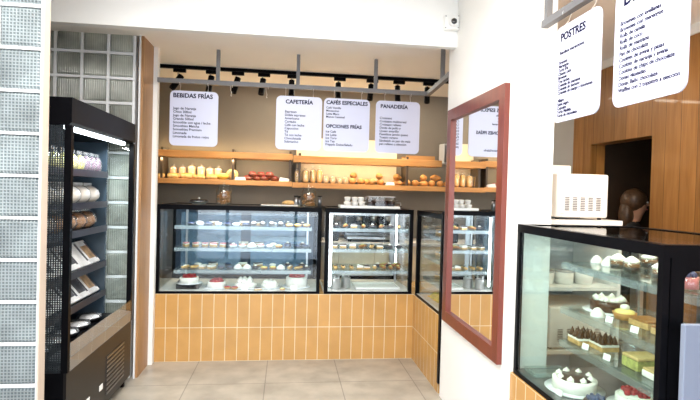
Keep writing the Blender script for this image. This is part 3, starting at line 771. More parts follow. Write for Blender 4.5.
# ------------------------------------------------------------------ pastries: kinds
def mk_choccup():
    t = thing('dessert_cup', '', 'dessert'); MB().lathe([(0, 0), (.022, 0), (.03, .034), (.028, .034), (.020, .003), (0, .003)], n=14).build('cup', jarg, t)
    MB().lathe([(0, .004), (.020, .004), (.027, .028), (0, .028)], n=14).build('mousse', choc, t); MB().lathe([(0, .028), (.024, .028), (.021, .036), (.014, .045), (.006, .05), (0, .052)], n=12, wob=.10).build('cream', creamf, t)
    return t
def mk_tart(fill, name='tartlet', top=None, shell=None):
    def f():
        t = thing(name, '', 'pastry'); MB().lathe([(0, 0), (.026, 0), (.035, .02), (.031, .02), (0, .015)], n=16, wob=.03).build('crust', shell or crust, t)
        MB().lathe([(0, .016), (.031, .016), (.026, .026), (.012, .031), (0, .032)], n=14, wob=.05).build('filling', fill, t)
        if top: MB().sphere((0, 0, .036), (.014, .014, .010), 10).build('topping', top, t)
        return t
    return f
def mk_slice(base, mid, top):
    def f():
        t = thing('cake_slice', '', 'cake'); q = [(-.035, -.028), (.05, 0), (-.035, .028)]
        MB().prism(q, 'z', 0, .018).build('sponge', base, t); MB().prism(q, 'z', .0181, .030).build('filling', mid, t); MB().prism(q, 'z', .0301, .040).build('topping', top, t)
        return t
    return f
def mk_eclair(top, dough=crustp):
    def f():
        t = thing('eclair', '', 'pastry'); MB().tube([(-.055, 0, .018), (-.05, 0, .018), (0, 0, .019), (.05, 0, .018), (.055, 0, .018)], [.006, .016, .019, .016, .006], 10).build('choux', dough, t)
        MB().tube([(-.045, 0, .028), (0, 0, .030), (.045, 0, .028)], [.006, .013, .006], 8).build('glaze', top, t)
        return t
    return f
def mk_meringue(name='meringue', m=creamf):
    def f():
        t = thing(name, '', 'dessert'); MB().lathe([(0, 0), (.036, 0), (.041, .012), (.033, .022), (.034, .028), (.022, .038), (.020, .043), (.009, .050), (0, .053)], n=18, wob=.07).build('swirl', m, t); MB().lathe([(0, -.0), (.041, 0), (.041, .004), (0, .004)], n=16).build('paper_base', packw, t)
        return t
    return f
def mk_cake(side, top, rad, h, berries=None, dots_=None):
    def f():
        t = thing('round_cake', '', 'cake')
        MB().lathe([(0, 0), (rad+.03, 0), (rad+.035, .005), (0, .006)], n=30).build('cake_board', packw, t)
        MB().lathe([(0, .0062), (rad, .0062), (rad, h*.92), (rad*.94, h), (0, h)], n=30, wob=.01).build('cake_body', side, t)
        MB().lathe([(0, h+.0003), (rad*.80, h+.0003), (rad*.72, h+.008), (0, h+.01)], n=26, wob=.02).build('topping', top, t)
        if berries:
            m = MB()
            for k in range(26):
                a = random.uniform(0, 2*PI); q = rad*.66*math.sqrt(random.random()); m.sphere((q*math.cos(a), q*math.sin(a), h+.016), .0125, 8)
            m.build('berries', berries, t)['kind'] = 'stuff'
        if dots_:
            for k in range(8):
                a = 2*PI*k/8; MB().lathe([(0, 0), (.017, 0), (.014, .012), (.005, .02), (0, .026)], (rad*.72*math.cos(a), rad*.72*math.sin(a), h+.001), 10, wob=.1).build('cream_dollop', dots_, t)
        return t
    return f
K = dict(cup=Kind(mk_choccup), tcream=Kind(mk_tart(creamf, shell=packw)), tlem=Kind(mk_tart(lemon)), tber=Kind(mk_tart(berry)), tblue=Kind(mk_tart(blueb, shell=packd)), tpink=Kind(mk_tart(pink, top=creamf, shell=packw)),
         schoc=Kind(mk_slice(sponge, creamf, choc)), swhite=Kind(mk_slice(sponge, creamf, creamf)), spink=Kind(mk_slice(sponge, creamf, pink)), eclc=Kind(mk_eclair(choc)), eclw=Kind(mk_eclair(creamf)), eclg=Kind(mk_eclair(green, caramel)),
         mer=Kind(mk_meringue()), tchoc=Kind(mk_tart(choc, top=creamf, shell=packd)), sand=Kind(mk_slice(crustp, meat, crustp)))
DESC = dict(cup='chocolate cup topped with cream', tcream='cream tartlet', tlem='yellow lemon tartlet', tber='red berry tartlet', tblue='dark blueberry tartlet', tpink='pink glazed tartlet', schoc='chocolate topped cake slice',
            swhite='white cream cake slice', spink='pink topped cake slice', eclc='chocolate eclair', eclw='white iced eclair', eclg='green topped bar', mer='white meringue', tchoc='chocolate tartlet with cream', sand='brown sandwich wedge')
def row(case, shelfname, kinds, x0, x1, y, z, rz=0, jx=.004, world=None, scale=1.0):
    gname = 'pastries on the %s of %s' % (shelfname, case)
    n = len(kinds); seen = {}; tot = {k: kinds.count(k) for k in kinds}
    for i, k in enumerate(kinds):
        x = x0+(x1-x0)*i/max(1, n-1); yy = y+random.uniform(-.012, .012)
        seen[k] = seen.get(k, 0)+1
        pos = '' if tot[k] == 1 else ' %s from left,' % ORD[seen[k]-1]
        lb = '%s,%s %s of %s' % (DESC[k], pos, shelfname, case)
        loc = (x+random.uniform(-jx, jx), yy, z+.0008) if world is None else world(x, yy, z+.0008)
        K[k].put(loc, rz+random.uniform(-.25, .25), lb, gname, (scale, scale, scale*.78))
WC = 'the wide case'
za, zb, zc_, zd = Z0+.60, Z0+.402, Z0+.203, Z0+.022
row(WC, 'top shelf', ['tblue', 'tcream', 'tblue', 'tcream', 'tblue', 'tcream', 'tblue', 'cup', 'cup', 'cup', 'cup', 'tlem', 'tlem', 'tlem'], -.86, .19, 4.74, za, scale=1.05)
row(WC, 'second shelf', ['spink', 'spink', 'spink', 'spink', 'spink', 'tpink', 'tpink', 'mer', 'tpink', 'tcream', 'tlem', 'tblue', 'tblue', 'tblue'], -.90, .19, 4.74, zb, R(-70), scale=1.05)
row(WC, 'third shelf', ['eclw', 'eclc', 'swhite', 'swhite', 'tblue', 'tblue', 'mer', 'mer', 'tchoc', 'tlem', 'tlem', 'mer', 'eclw', 'eclc', 'tchoc'], -.90, .20, 4.73, zc_, R(62), scale=.98)
rear = ['tcream', 'schoc', 'tblue', 'swhite', 'schoc', 'tcream', 'tchoc', 'tchoc']
K2 = [('top shelf rear row', za), ('second shelf rear row', zb), ('third shelf rear row', zc_)]
for nm, z in K2: row(WC, nm, rear, -.82, .16, 4.90, z, R(30))
CK1 = Kind(mk_cake(creamf, berry, .085, .055, berry)); CK2 = Kind(mk_cake(creamf, berry, .098, .095, berry))
CK1.put((-.87, 4.76, zd+.041), 0, 'low red-topped cake raised on a black box, far left bottom of wide case')
o = MB().box(-.10, -.09, 0, .10, .09, .040, bev=.004).build('cake_stand', blackg); o.location = (-.87, 4.76, zd+.0005); tag(o, 'black box under the leftmost red-topped cake', 'stand')
CK1.put((-.625, 4.76, zd+.001), .4, 'low red-topped cake on the bottom of the wide case, second from left')
row(WC, 'bottom left of centre', ['tber', 'tber'], -.52, -.455, 4.69, zd+.001, scale=1.0)
def mk_pile(n, label):
    t = thing('meringue_cake', label, 'cake'); MB().lathe([(0, 0), (.115, 0), (.118, .006), (0, .007)], n=28).build('cake_board', packw, t)
    MB().lathe([(0, .0072), (.095, .0072), (.10, .035), (.07, .055), (0, .06)], n=24, wob=.05).build('cake_body', creamf, t)
    for k in range(n):
        a = 2*PI*k/n; q = .055 if k else 0
        MB().lathe([(0, 0), (.03, 0), (.03, .014), (.018, .03), (0, .048)], (q*math.cos(a), q*math.sin(a), .05), 12, wob=.1).build('meringue_peak', creamf, t)
    return t
p1 = mk_pile(7, 'large white meringue cake in the bottom middle of the wide case'); p1.location = (-.36, 4.76, zd+.001)
p2 = dup(p1, (-.138, 4.75, zd+.001), .5, 'white meringue cake next to the red cherry cake, bottom of wide case', s=.80)
row(WC, 'bottom right of centre', ['schoc', 'tlem'], -.245, -.02, 4.64, zd+.001, scale=.8)
CK2.put((.110, 4.81, zd+.001), 0, 'tall white cake covered with red cherries, bottom right of the wide case')
def pcard(label, loc, rz=0, s=1):
    t = MB().prism([(-.03, 0), (.03, 0), (.03, .042), (-.03, .042)], 'y', -.001, .001).prism([(0, 0), (.028, 0), (0, .03)], 'x', -.012, .012).build('price_card', card); t.location = loc; t.rotation_euler = (R(-14), 0, rz); t.scale = (s,)*3
    return tag(t, label, 'price card')
pcard('white price card standing in front of the cherry cake, wide case', (.085, 4.645, zd+.001), .15)
pcard('white price card in front of middle meringue cake, wide case', (-.36, 4.635, zd+.001), -.1)

# corner case contents
CC = 'the corner case'
row(CC, 'top shelf', ['tchoc', 'eclg', 'schoc', 'eclg', 'tchoc', 'eclg', 'tchoc', 'eclc'], .47, 1.08, 4.76, Z0+.60, R(80), scale=1.05)
row(CC, 'second shelf', ['schoc', 'schoc', 'swhite', 'eclg', 'eclc', 'schoc', 'tchoc', 'tchoc'], .47, 1.08, 4.76, Z0+.407, R(60), scale=1.1)
row(CC, 'third shelf', ['eclc', 'eclc', 'eclc', 'swhite', 'schoc', 'eclw', 'eclg', 'eclg', 'eclg'], .47, 1.08, 4.75, Z0+.208, R(85), scale=1.05)
row(CC, 'third shelf rear', ['tchoc', 'eclg', 'tchoc', 'eclg'], .90, 1.08, 4.87, Z0+.208, R(30), scale=1.2)
for k, (x, y, nm) in enumerate(((.475, 4.70, 'left'), (.575, 4.76, 'right'))):
    r = thing('steel_pot', 'steel pot on floor of the corner case, %s of two' % nm, 'pot', (x, y, zd+.001))
    MB().lathe([(0, 0), (.043, 0), (.045, .004), (.045, .095), (.048, .098), (.043, .098), (.042, .006), (0, .005)], n=22).build('pot_body', steel, r)
    m = MB()
    for j in range(6): m.cyl((.02*math.cos(j), .02*math.sin(j), .006), (.034*math.cos(j*1.1), .034*math.sin(j*1.1), .135), .0035, 6)
    m.build('cutlery', steel, r)
r = thing('serving_tray', 'flat white tray on the floor of the corner case', 'tray', (.87, 4.79, zd+.001)); MB().box(-.2, -.13, 0, .2, .13, .012, bev=.004).build('tray_base', plastw, r); MB().ring((-.21, -.14, .21, .14), (-.195, -.125, .195, .125), .02, 'z', .004, .022).build('tray_rim', plastw, r)
# return case contents (x runs towards the viewer)
RC = 'the return case'
for nm, z in (('top shelf', .58), ('second shelf', .39), ('third shelf', .19)):
    row(RC, nm, ['sand', 'schoc', 'sand', 'eclg', 'sand', 'tchoc'], .10, .66, .20, Z0+z, R(20), world=lambda x, y, zz: (1.20+y, 4.53-x, zz), scale=1.2)
def mk_ypack():
    t = thing('snack_packet', '', 'packet'); MB().sphere((0, 0, .034), (.06, .04, .034), 14).build('packet_body', olive, t); MB().box(-.075, -.012, .030, -.055, .012, .038).box(.055, -.012, .030, .075, .012, .038).build('seal', yell, t)
    return t
YP = Kind(mk_ypack)
for i, (x, y) in enumerate(((.33, .10), (.45, .10), (.57, .10), (.69, .10), (.45, .22), (.60, .22))):
    YP.put((1.20+y, 4.53-x, zd+.001), .4*i, 'yellow snack packet on floor of the return case, %s from corner in the %s row' % (ORD[i if i < 4 else i-4], 'front' if i < 4 else 'rear'), None)

# ------------------------------------------------------------------ right cake case contents
XR = 1.22; YF = 2.53
def rp(x, y, z): return (XR+y, YF-x, Z0+z+.0008)
s1, s2, s3 = .61, .384, .215
def mk_glassdessert():
    t = thing('dessert_glass', '', 'dessert'); MB().lathe([(0, 0), (.034, 0), (.038, .004), (.040, .056), (.037, .056), (.034, .006), (0, .005)], n=20).build('glass_cup', jarg, t)
    MB().lathe([(0, .006), (.033, .006), (.0355, .028), (0, .028)], n=18).build('mousse', choc, t); MB().lathe([(0, .0285), (.0355, .0285), (.036, .045), (0, .045)], n=18).build('custard', caramel, t)
    MB().lathe([(0, .045), (.034, .045), (.036, .056), (.026, .066), (.016, .074), (0, .082)], n=16, wob=.07).build('cream', creamf, t)
    return t
GD = Kind(mk_glassdessert); MR = Kind(mk_meringue('cream_tartlet', creamf))
MR.put(rp(.165, .34, s1), 0, 'small white cream dessert, far left on the top shelf of right case', None, .72)
MR.put(rp(.265, .34, s1), 1, 'larger white cream dessert, second on top shelf of right case', None, .88)
for i, (x, nm) in enumerate(((.385, 'third'), (.478, 'fourth'), (.655, 'nearest'))):
    GD.put(rp(x, .30, s1), 0, 'layered glass dessert with cream top, %s on the top shelf of right case' % nm, None, .92)
for i, x in enumerate((.34, .46, .60, .72)):
    GD.put(rp(x, .49, s1), 0, 'layered glass dessert in rear row of top shelf, %s from the left in right case' % ORD[i], None, .95)
t = thing('dessert_glass', 'pink berry dessert glass near the side window of right case', 'dessert', rp(.86, .24, s1))
MB().lathe([(0, 0), (.036, 0), (.042, .004), (.042, .05), (.038, .05), (.036, .006), (0, .005)], n=20).build('glass_cup', jarg, t); MB().lathe([(0, .006), (.036, .006), (.037, .048), (0, .048)], n=18).build('mousse', pink, t)
m = MB(); [m.sphere((.02*math.cos(a), .02*math.sin(a), .056), .013, 8) for a in range(6)]; m.build('berries', blueb, t)
bw = Kind(mk_cake(choc, creamf, .085, .055, None, creamf)).put(rp(.245, .36, s2), 0, 'round black and white cake with cream dollops on second shelf of right case')
Kind(mk_tart(lemon, 'lemon_cake', creamf)).put(rp(.395, .335, s2), 0, 'yellow lemon cake with cream on second shelf of right case', None, 1.5)
MR.put(rp(.345, .235, s2), 0, 'small white cream dessert in front of lemon cake, second shelf of right case', None, .8)
def flat_cake(label, loc, side, top):
    t = thing('flat_cake', label, 'cake', loc); MB().box(-.05, -.06, 0, .05, .06, .026, bev=.004).build('cake_body', side, t); MB().box(-.048, -.058, .0262, .048, .058, .036, bev=.003).build('topping', top, t); return t
flat_cake('flat brown caramel bar on second shelf of the right case', rp(.535, .345, s2), sponge, caramel)
flat_cake('second flat brown bar near the post, second shelf of right case', rp(.69, .33, s2), sponge, caramel)
def spiky(label, loc):
    t = thing('chocolate_cake', label, 'cake', loc); MB().box(-.045, -.05, 0, .045, .05, .022, bev=.003).build('sponge', sponge, t); MB().box(-.045, -.05, .0222, .045, .05, .034, bev=.003).build('cream', creamf, t); m = MB()
    for k in range(9):
        x, y = -.03+.03*(k % 3), -.033+.033*(k//3); m.lathe([(0, .034), (.017, .034), (.012, .05), (.007, .06), (0, .078)], (x, y, 0), 10, wob=.1)
    m.build('chocolate_peaks', choc, t); return t
spiky('chocolate cake with dark piped peaks, left on third shelf of the right case', rp(.20, .25, s3)); spiky('chocolate cake with dark piped peaks, second on third shelf of right case', rp(.305, .30, s3))
t = thing('wrapped_cake', 'dark cake under a clear plastic dome, third shelf of right case', 'cake', rp(.415, .38, s3)); MB().lathe([(0, 0), (.05, 0), (.05, .045), (0, .05)], n=20, wob=.03).build('cake_body', choc, t); MB().lathe([(.058, 0), (.06, .05), (.045, .072), (0, .08)], n=22).build('dome', bagm, t)
t = thing('wrapped_cake', 'second dark cake under a clear plastic dome, third shelf, behind pistachio cake', 'cake', rp(.545, .47, s3)); MB().lathe([(0, 0), (.05, 0), (.05, .045), (0, .05)], n=20, wob=.03).build('cake_body', caramel, t); MB().lathe([(.058, 0), (.06, .05), (.045, .072), (0, .08)], n=22).build('dome', bagm, t)
t = thing('pistachio_cake', 'cream topped cake with speckled green sides, third shelf of right case', 'cake', rp(.557, .306, s3)); MB().box(-.06, -.05, 0, .06, .05, .042, bev=.004).build('cake_body', green, t); MB().box(-.06, -.05, .0422, .06, .05, .056, bev=.005).build('topping', loaf, t)
flat_cake('small pale cake nearest the post, third shelf of right case', rp(.70, .29, s3), creamf, loaf)
bwc = Kind(mk_cake(creamf, choc, .10, .055, None, creamf)).put(rp(.29, .165, .022), 0, 'black and white cake with cream dollops on floor of the right case')
Kind(mk_cake(creamf, creamf, .085, .05, berry)).put(rp(.50, .33, .022), 0, 'white cake topped with red cherries on floor of the right case')
Kind(mk_cake(choc, choc, .07, .05, blueb)).put(rp(.515, .13, .022), 0, 'dark chocolate cake in front of cherry cake, floor of right case', None, .75)
for i, (x, y, z, nm) in enumerate(((.455, .215, s2, 'in front of lemon cake, second shelf'), (.62, .215, s2, 'near the flat bars, second shelf'), (.30, .205, s3, 'in front of the chocolate peaks, third shelf'), (.455, .21, s3, 'before the domed cake, third shelf'), (.36, .045, .022, 'in front of black and white cake, floor'), (.64, .30, .022, 'beyond the cherry cake, floor'))):
    pcard('white price card %s of right case' % nm, rp(x, y, z), R(-90)+.2, .65)
# glass tray on the deck
o = MB().box(-.06, -.10, 0, .06, .10, .006).ring((-.06, -.10, .06, .10), (-.052, -.092, .052, .092), .01, 'z', .006, .022).build('glass_tray', sheet); o.location = rp(.088, .14, .022); o.rotation_euler = (0, 0, R(-90))
tag(o, 'empty clear glass tray on floor of right case, far end', 'tray')

# blue-grey board at the near end of the right case
o = MB().box(1.245, 1.425, 0, 1.80, 1.445, 1.148, bev=.003).build('notice_board', bluegrey); tag(o, 'plain blue-grey board standing against near end of right case', 'board')

# ------------------------------------------------------------------ white appliances behind the right case
r = thing('storage_rack', 'white open cabinet behind the right cake case, holding two white appliances', 'cabinet', (1.50, 2.82, 0))
MB().box(0, 0, 0, .02, .50, 1.375).box(.50, 0, 0, .52, .50, 1.375).build('side_panel', plastw, r)
for z in (.08, .62, 1.00, 1.375): MB().box(0 if z > 1.3 else .021, 0, z-.02 if z < 1.3 else z+.001, .52 if z > 1.3 else .499, .50, z if z < 1.3 else z+.03).build('shelf', plastw, r)
MB().box(.021, .48, .08, .499, .495, 1.355).build('back_panel', greyw, r)
def oven(label, loc, w_, d, h, side=True):
    r = thing('microwave_oven', label, 'microwave', loc)
    MB().box(0, 0, .012, w_, d, h, bev=.012, seg=3).build('casing', plastw, r)
    MB().box(.03, -.002, .035, .03+w_*.06, .004, .036).build('seam', dsteel, r)
    for x in (.03, w_-.03):
        for y in (.04, d-.04): MB().cyl((x, y, 0), (x, y, .013), .012, 10).build('foot', black, r)
    for k in range(5):
        m = MB()
        for j in range(8): m.box(.055+k*w_*.15, -.0015, h*.20+j*h*.038, .055+k*w_*.15+w_*.085, .002, h*.20+j*h*.038+h*.018)
        m.build('vent', dsteel, r)
    return r
oven('white vented appliance on top of the white cabinet, seen above right case', (1.60, 2.84, 1.4065), .335, .30, .275)
r = thing('white_appliance', 'taller white box standing behind the vented appliance', 'appliance', (1.63, 3.16, 1.4065)); MB().box(0, 0, 0, .25, .15, .345, bev=.01, seg=3).build('casing', plastw, r); MB().box(-.002, .02, .29, .252, .13, .31).build('lid', plastb, r)
oven('white microwave inside the open cabinet behind the right case', (1.575, 2.83, .621), .40, .34, .26)
r0 = Kind(lambda: (lambda t: (MB().lathe([(0, 0), (.05, 0), (.06, .075), (.057, .075), (.047, .003), (0, .003)], n=18).build('tub_body', plastw, t), MB().lathe([(0, .0755), (.062, .0755), (.062, .083), (0, .085)], n=18).build('lid', bagw, t), t)[-1])(thing('plastic_tub', '', 'tub')))
for i, x in enumerate((1.60, 1.73, 1.86)): r0.put((x, 2.95, 1.0008), 0, 'white plastic tub on cabinet shelf above the microwave, %s from left' % ORD[i])

# ------------------------------------------------------------------ back counter and espresso machine behind the corner case
r = thing('back_counter', 'cream fronted back counter seen through the corner display case', 'counter', (-.6, 5.42, 0))
MB().box(0, .02, .10, 2.35, .55, .955).build('carcass', cabc, r)
for k in range(6): MB().box(.003+k*.39, 0, .11, .003+k*.39+.384, .0195, .945, bev=.002).build('door', cabc, r)
MB().box(-.01, -.02, .956, 2.36, .56, .99).build('worktop', stone, r); MB().box(.0, .06, 0, 2.35, .5, .10).build('plinth', black, r)
r = thing('espresso_machine', 'dark steel espresso machine on back counter, seen through the corner case', 'coffee machine', (.66, 5.46, .9905))
MB().box(0, .20, .04, .62, .46, .30, bev=.01).build('body', dsteel, r); MB().box(0, 0, .30, .62, .46, .38, bev=.012).build('top_housing', steel, r); MB().box(0, 0, .03, .62, .20, .06, bev=.004).build('drip_tray', steel, r)
MB().box(.02, .16, .09, .60, .199, .28).build('splash_panel', blackg, r)
for x in (.15, .31, .47):
    g = MB().cyl((x, .10, .23), (x, .10, .30), .035, 16).build('group_head', steel, r); MB().cyl((x, .10, .22), (x, -.06, .205), .012, 8).build('portafilter', plastb, g)
for x in (.04, .58): MB().cyl((x, .06, 0), (x, .06, .03), .02, 10).build('foot', black, r)
for x in (.04, .58): MB().cyl((x, .40, 0), (x, .40, .04), .02, 10).build('foot', black, r)
MB().tube([(.03, 0, .44), (.59, 0, .44)], .006, 6).cyl((.03, 0, .38), (.03, 0, .44), .005).cyl((.59, 0, .38), (.59, 0, .44), .005).build('cup_rail', steel, r)
r = thing('coffee_grinder', 'coffee grinder beside the espresso machine on the back counter', 'grinder', (.50, 5.60, .9905)); MB().box(-.08, -.09, 0, .08, .09, .22, bev=.015).build('body', plastb, r); MB().lathe([(0, .22), (.05, .22), (.075, .34), (.075, .36), (0, .365)], n=18).build('hopper', jarg, r)

# ------------------------------------------------------------------ refrigerated display at left
FX, FY0, FY1, FH = -1.17, 2.915, 4.07, 2.01
r = thing('display_fridge', 'tall black open display fridge against the glass block wall', 'fridge', (FX, FY0, 0))
Lf = FY1-FY0; Dp = .72
MB().box(-Dp, 0, .06, -.02, Lf, .50).build('base_box', black, r)
MB().box(-.02, .0, .07, -.004, Lf, .50).build('kick_panel', kickm, r)
g = MB()
for k in range(9): g.box(-.004, .62, .13+k*.03, .002, .98, .145+k*.03)
g.build('grille', dsteel, r)
for y in (.28, .50): MB().box(-.004, y, .20, -.001, y+.055, .235).build('sticker', card, r)
for x in (-.05, -Dp+.05):
    for y in (.05, Lf-.05): MB().cyl((x, y, 0), (x, y, .06), .02, 10).build('foot', black, r)
MB().prism([(-.02, .50), (.0, .50), (.0, .575), (-.10, .585), (-.10, .56), (-.02, .55)], 'y', .02, Lf-.02).build('front_ledge', ledgem, r)
MB().prism([(-.006, .505), (-.0, .505), (.004, .66), (-.002, .66)], 'y', .03, Lf-.03).build('front_glass', pane, r)
MB().box(-Dp, .02, .50, -.10, Lf-.02, .56).build('deck', black, r)
MB().box(-Dp-.03, 0, .06, -Dp, Lf, FH).build('back_panel', innerm, r)
MB().prism([(-Dp, 1.86), (-.02, 1.86), (0, 1.875), (0, FH), (-Dp, FH)], 'y', 0, Lf).build('header', black, r)
MB().box(-.055, .02, 1.838, -.025, Lf-.16, 1.858).build('led_bar', ledf, r)
for y, n_ in ((0, 'near'), (Lf-.03, 'far')):
    MB().box(-.035, y, .50, 0, y+.03, 1.86).build('corner_post', black, r)
    MB().box(-Dp, y, .50, -Dp+.04, y+.03, 1.86).build('corner_post', black, r)
MB().box(-.215, .008, .50, -.035, .016, 1.86).build('dotted_pane', dots, r, 'side pane printed with dark dots')
MB().box(-.195, Lf-.016, .50, -.035, Lf-.008, 1.86).build('side_pane', pane, r)
MB().box(-Dp+.04, .004, .50, -.216, .028, 1.86).build('end_panel', innerm, r)
MB().box(-Dp+.04, Lf-.028, .50, -.196, Lf-.004, 1.86).build('end_panel', innerm, r)
SX = -.18
fsh = [1.638, 1.418, 1.238, .973, .753]
lipc = pmat('dark_lip', (.016, .016, .028), .35, var=.1)
for z in fsh:
    tilt = .0 if z > 1.5 else .10
    sh = MB().prism([(SX, z-.045), (SX, z-.035), (-Dp+.06, z-.030+tilt*.4), (-Dp+.06, z-.042+tilt*.4)], 'y', .035, Lf-.06).build('shelf', plastb, r)
    MB().box(SX-.004, .035, z-.045, SX+.006, Lf-.06, z).build('price_rail', lipc, sh)
def fz(x, z, tilt): return z-.033+tilt*.4*(SX-x)/(Dp-.06+SX)
# things in the fridge
def pouch(bm_, w_, d, h, bag, nm='food_pouch', cat='packet', label='contents'):
    def mk():
        t = thing(nm, '', cat)
        MB().sphere((0, 0, h*.45), (w_*.42, d*.42, h*.42), 14, jit=.06).build('contents', bm_, t)
        m = MB().sphere((0, 0, h*.47), (w_*.5, d*.5, h*.46), 14, jit=.04); m.box(-w_*.45, -.003, h*.9, w_*.45, .003, h*1.05)
        m.build('bag', bag, t); return t
    return Kind(mk)
pu, ol, ro, br2 = pouch(purple, .085, .075, .15, bagm), pouch(olive, .09, .075, .15, bagm), pouch(loaf, .158, .17, .145, bagw, 'bagged_rolls', 'bread'), pouch(crust, .156, .15, .140, bagm, 'bagged_bread', 'bread')
def FP(xd, y, z): return (FX+xd, FY0+y, z)
for i, y in enumerate((.08, .20, .33, .46, .59, .71)):
    ol.put(FP(-.232, y, fz(-.232, 1.638, 0)+.002), R(90), 'yellow snack pouch on top fridge shelf, %s from the near end' % ORD[i], None)
for i, y in enumerate((.82, .92, 1.02)):
    pu.put(FP(-.232, y, fz(-.232, 1.638, 0)+.002), R(90), 'purple snack pouch on the top fridge shelf, %s past the yellow ones' % ORD[i], None)
for i, y in enumerate((.12, .29, .46, .63, .80, .97)):
    ro.put(FP(-.275, y, fz(-.275, 1.418, .1)+.006), R(90+(i*37 % 12)-6), 'bag of pale rolls on second fridge shelf, %s from the near end' % ORD[i], None)
for i, y in enumerate((.12, .29, .46, .63, .80, .98)):
    (ro if i < 2 else br2).put(FP(-.285, y, fz(-.285, 1.238, .1)+.006), R(90+(i*53 % 12)-6), ('bag of pale rolls' if i < 2 else 'bag of brown bread')+' on the third fridge shelf, %s from the near end' % ORD[i], None)
def mk_pack(print_):
    def f():
        t = thing('sandwich_pack', '', 'packet'); MB().box(-.085, -.02, 0, .085, .02, .20, bev=.006).build('pack_body', packw, t); MB().box(-.06, -.0215, .04, .05, -.0195, .15).build('printed_panel', print_, t); MB().box(.055, -.022, .03, .08, -.0195, .18).build('stripe', packd, t)
        return t
    return Kind(f)
P1, P2, P3 = mk_pack(packd), mk_pack(meat), mk_pack(packw)
DP_ = {P1: 'with dark window', P2: 'with brown printed panel', P3: 'with plain white panel'}
for z, nm in ((.973, 'fourth'), (.753, 'fifth')):
    for i, (k, y) in enumerate(((P3, .12), (P1, .30), (P3, .48), (P1, .66), (P3 if z > .9 else P1, .84), (P2, 1.02))):
        t = k.put(FP(-.235, y, fz(-.235, z, .1)+.012), R(90), 'food pack %s, %s fridge shelf, %s from near end' % (DP_[k], nm, ORD[i]), None)
        t.rotation_euler = (R(-40), 0, R(90))
def mk_tub():
    t = thing('food_tub', '', 'tub'); MB().lathe([(0, 0), (.07, 0), (.082, .03), (.078, .03), (.067, .003), (0, .003)], n=20).build('tub_body', blackg, t); MB().lathe([(0, .012), (.07, .012), (.06, .034), (0, .04)], n=18, wob=.05).build('contents', packw, t); MB().lathe([(.083, .03), (.075, .046), (0, .05)], n=20).build('lid', bagm, t)
    return t
TU = Kind(mk_tub)
for i, (x, y) in enumerate(((-.22, .12), (-.22, .31), (-.22, .50), (-.22, .69), (-.22, .90))):
    TU.put(FP(x, y, .5612), .4*i, 'round lidded food tub on fridge floor, front row, %s from near end' % ORD[i])
for i, (x, y) in enumerate(((-.48, .14), (-.48, .33), (-.48, .52), (-.48, .71), (-.48, .92))):
    TU.put(FP(x, y, .5612), .4*i, 'round lidded food tub on fridge floor, rear row, %s from near end' % ORD[i])
for i, y in enumerate((.06, .215, .405, .58)):
    pcard('white price card standing between the tubs on fridge floor, %s from near end' % ORD[i], FP(-.352, y, .5612), R(75), 1.7)

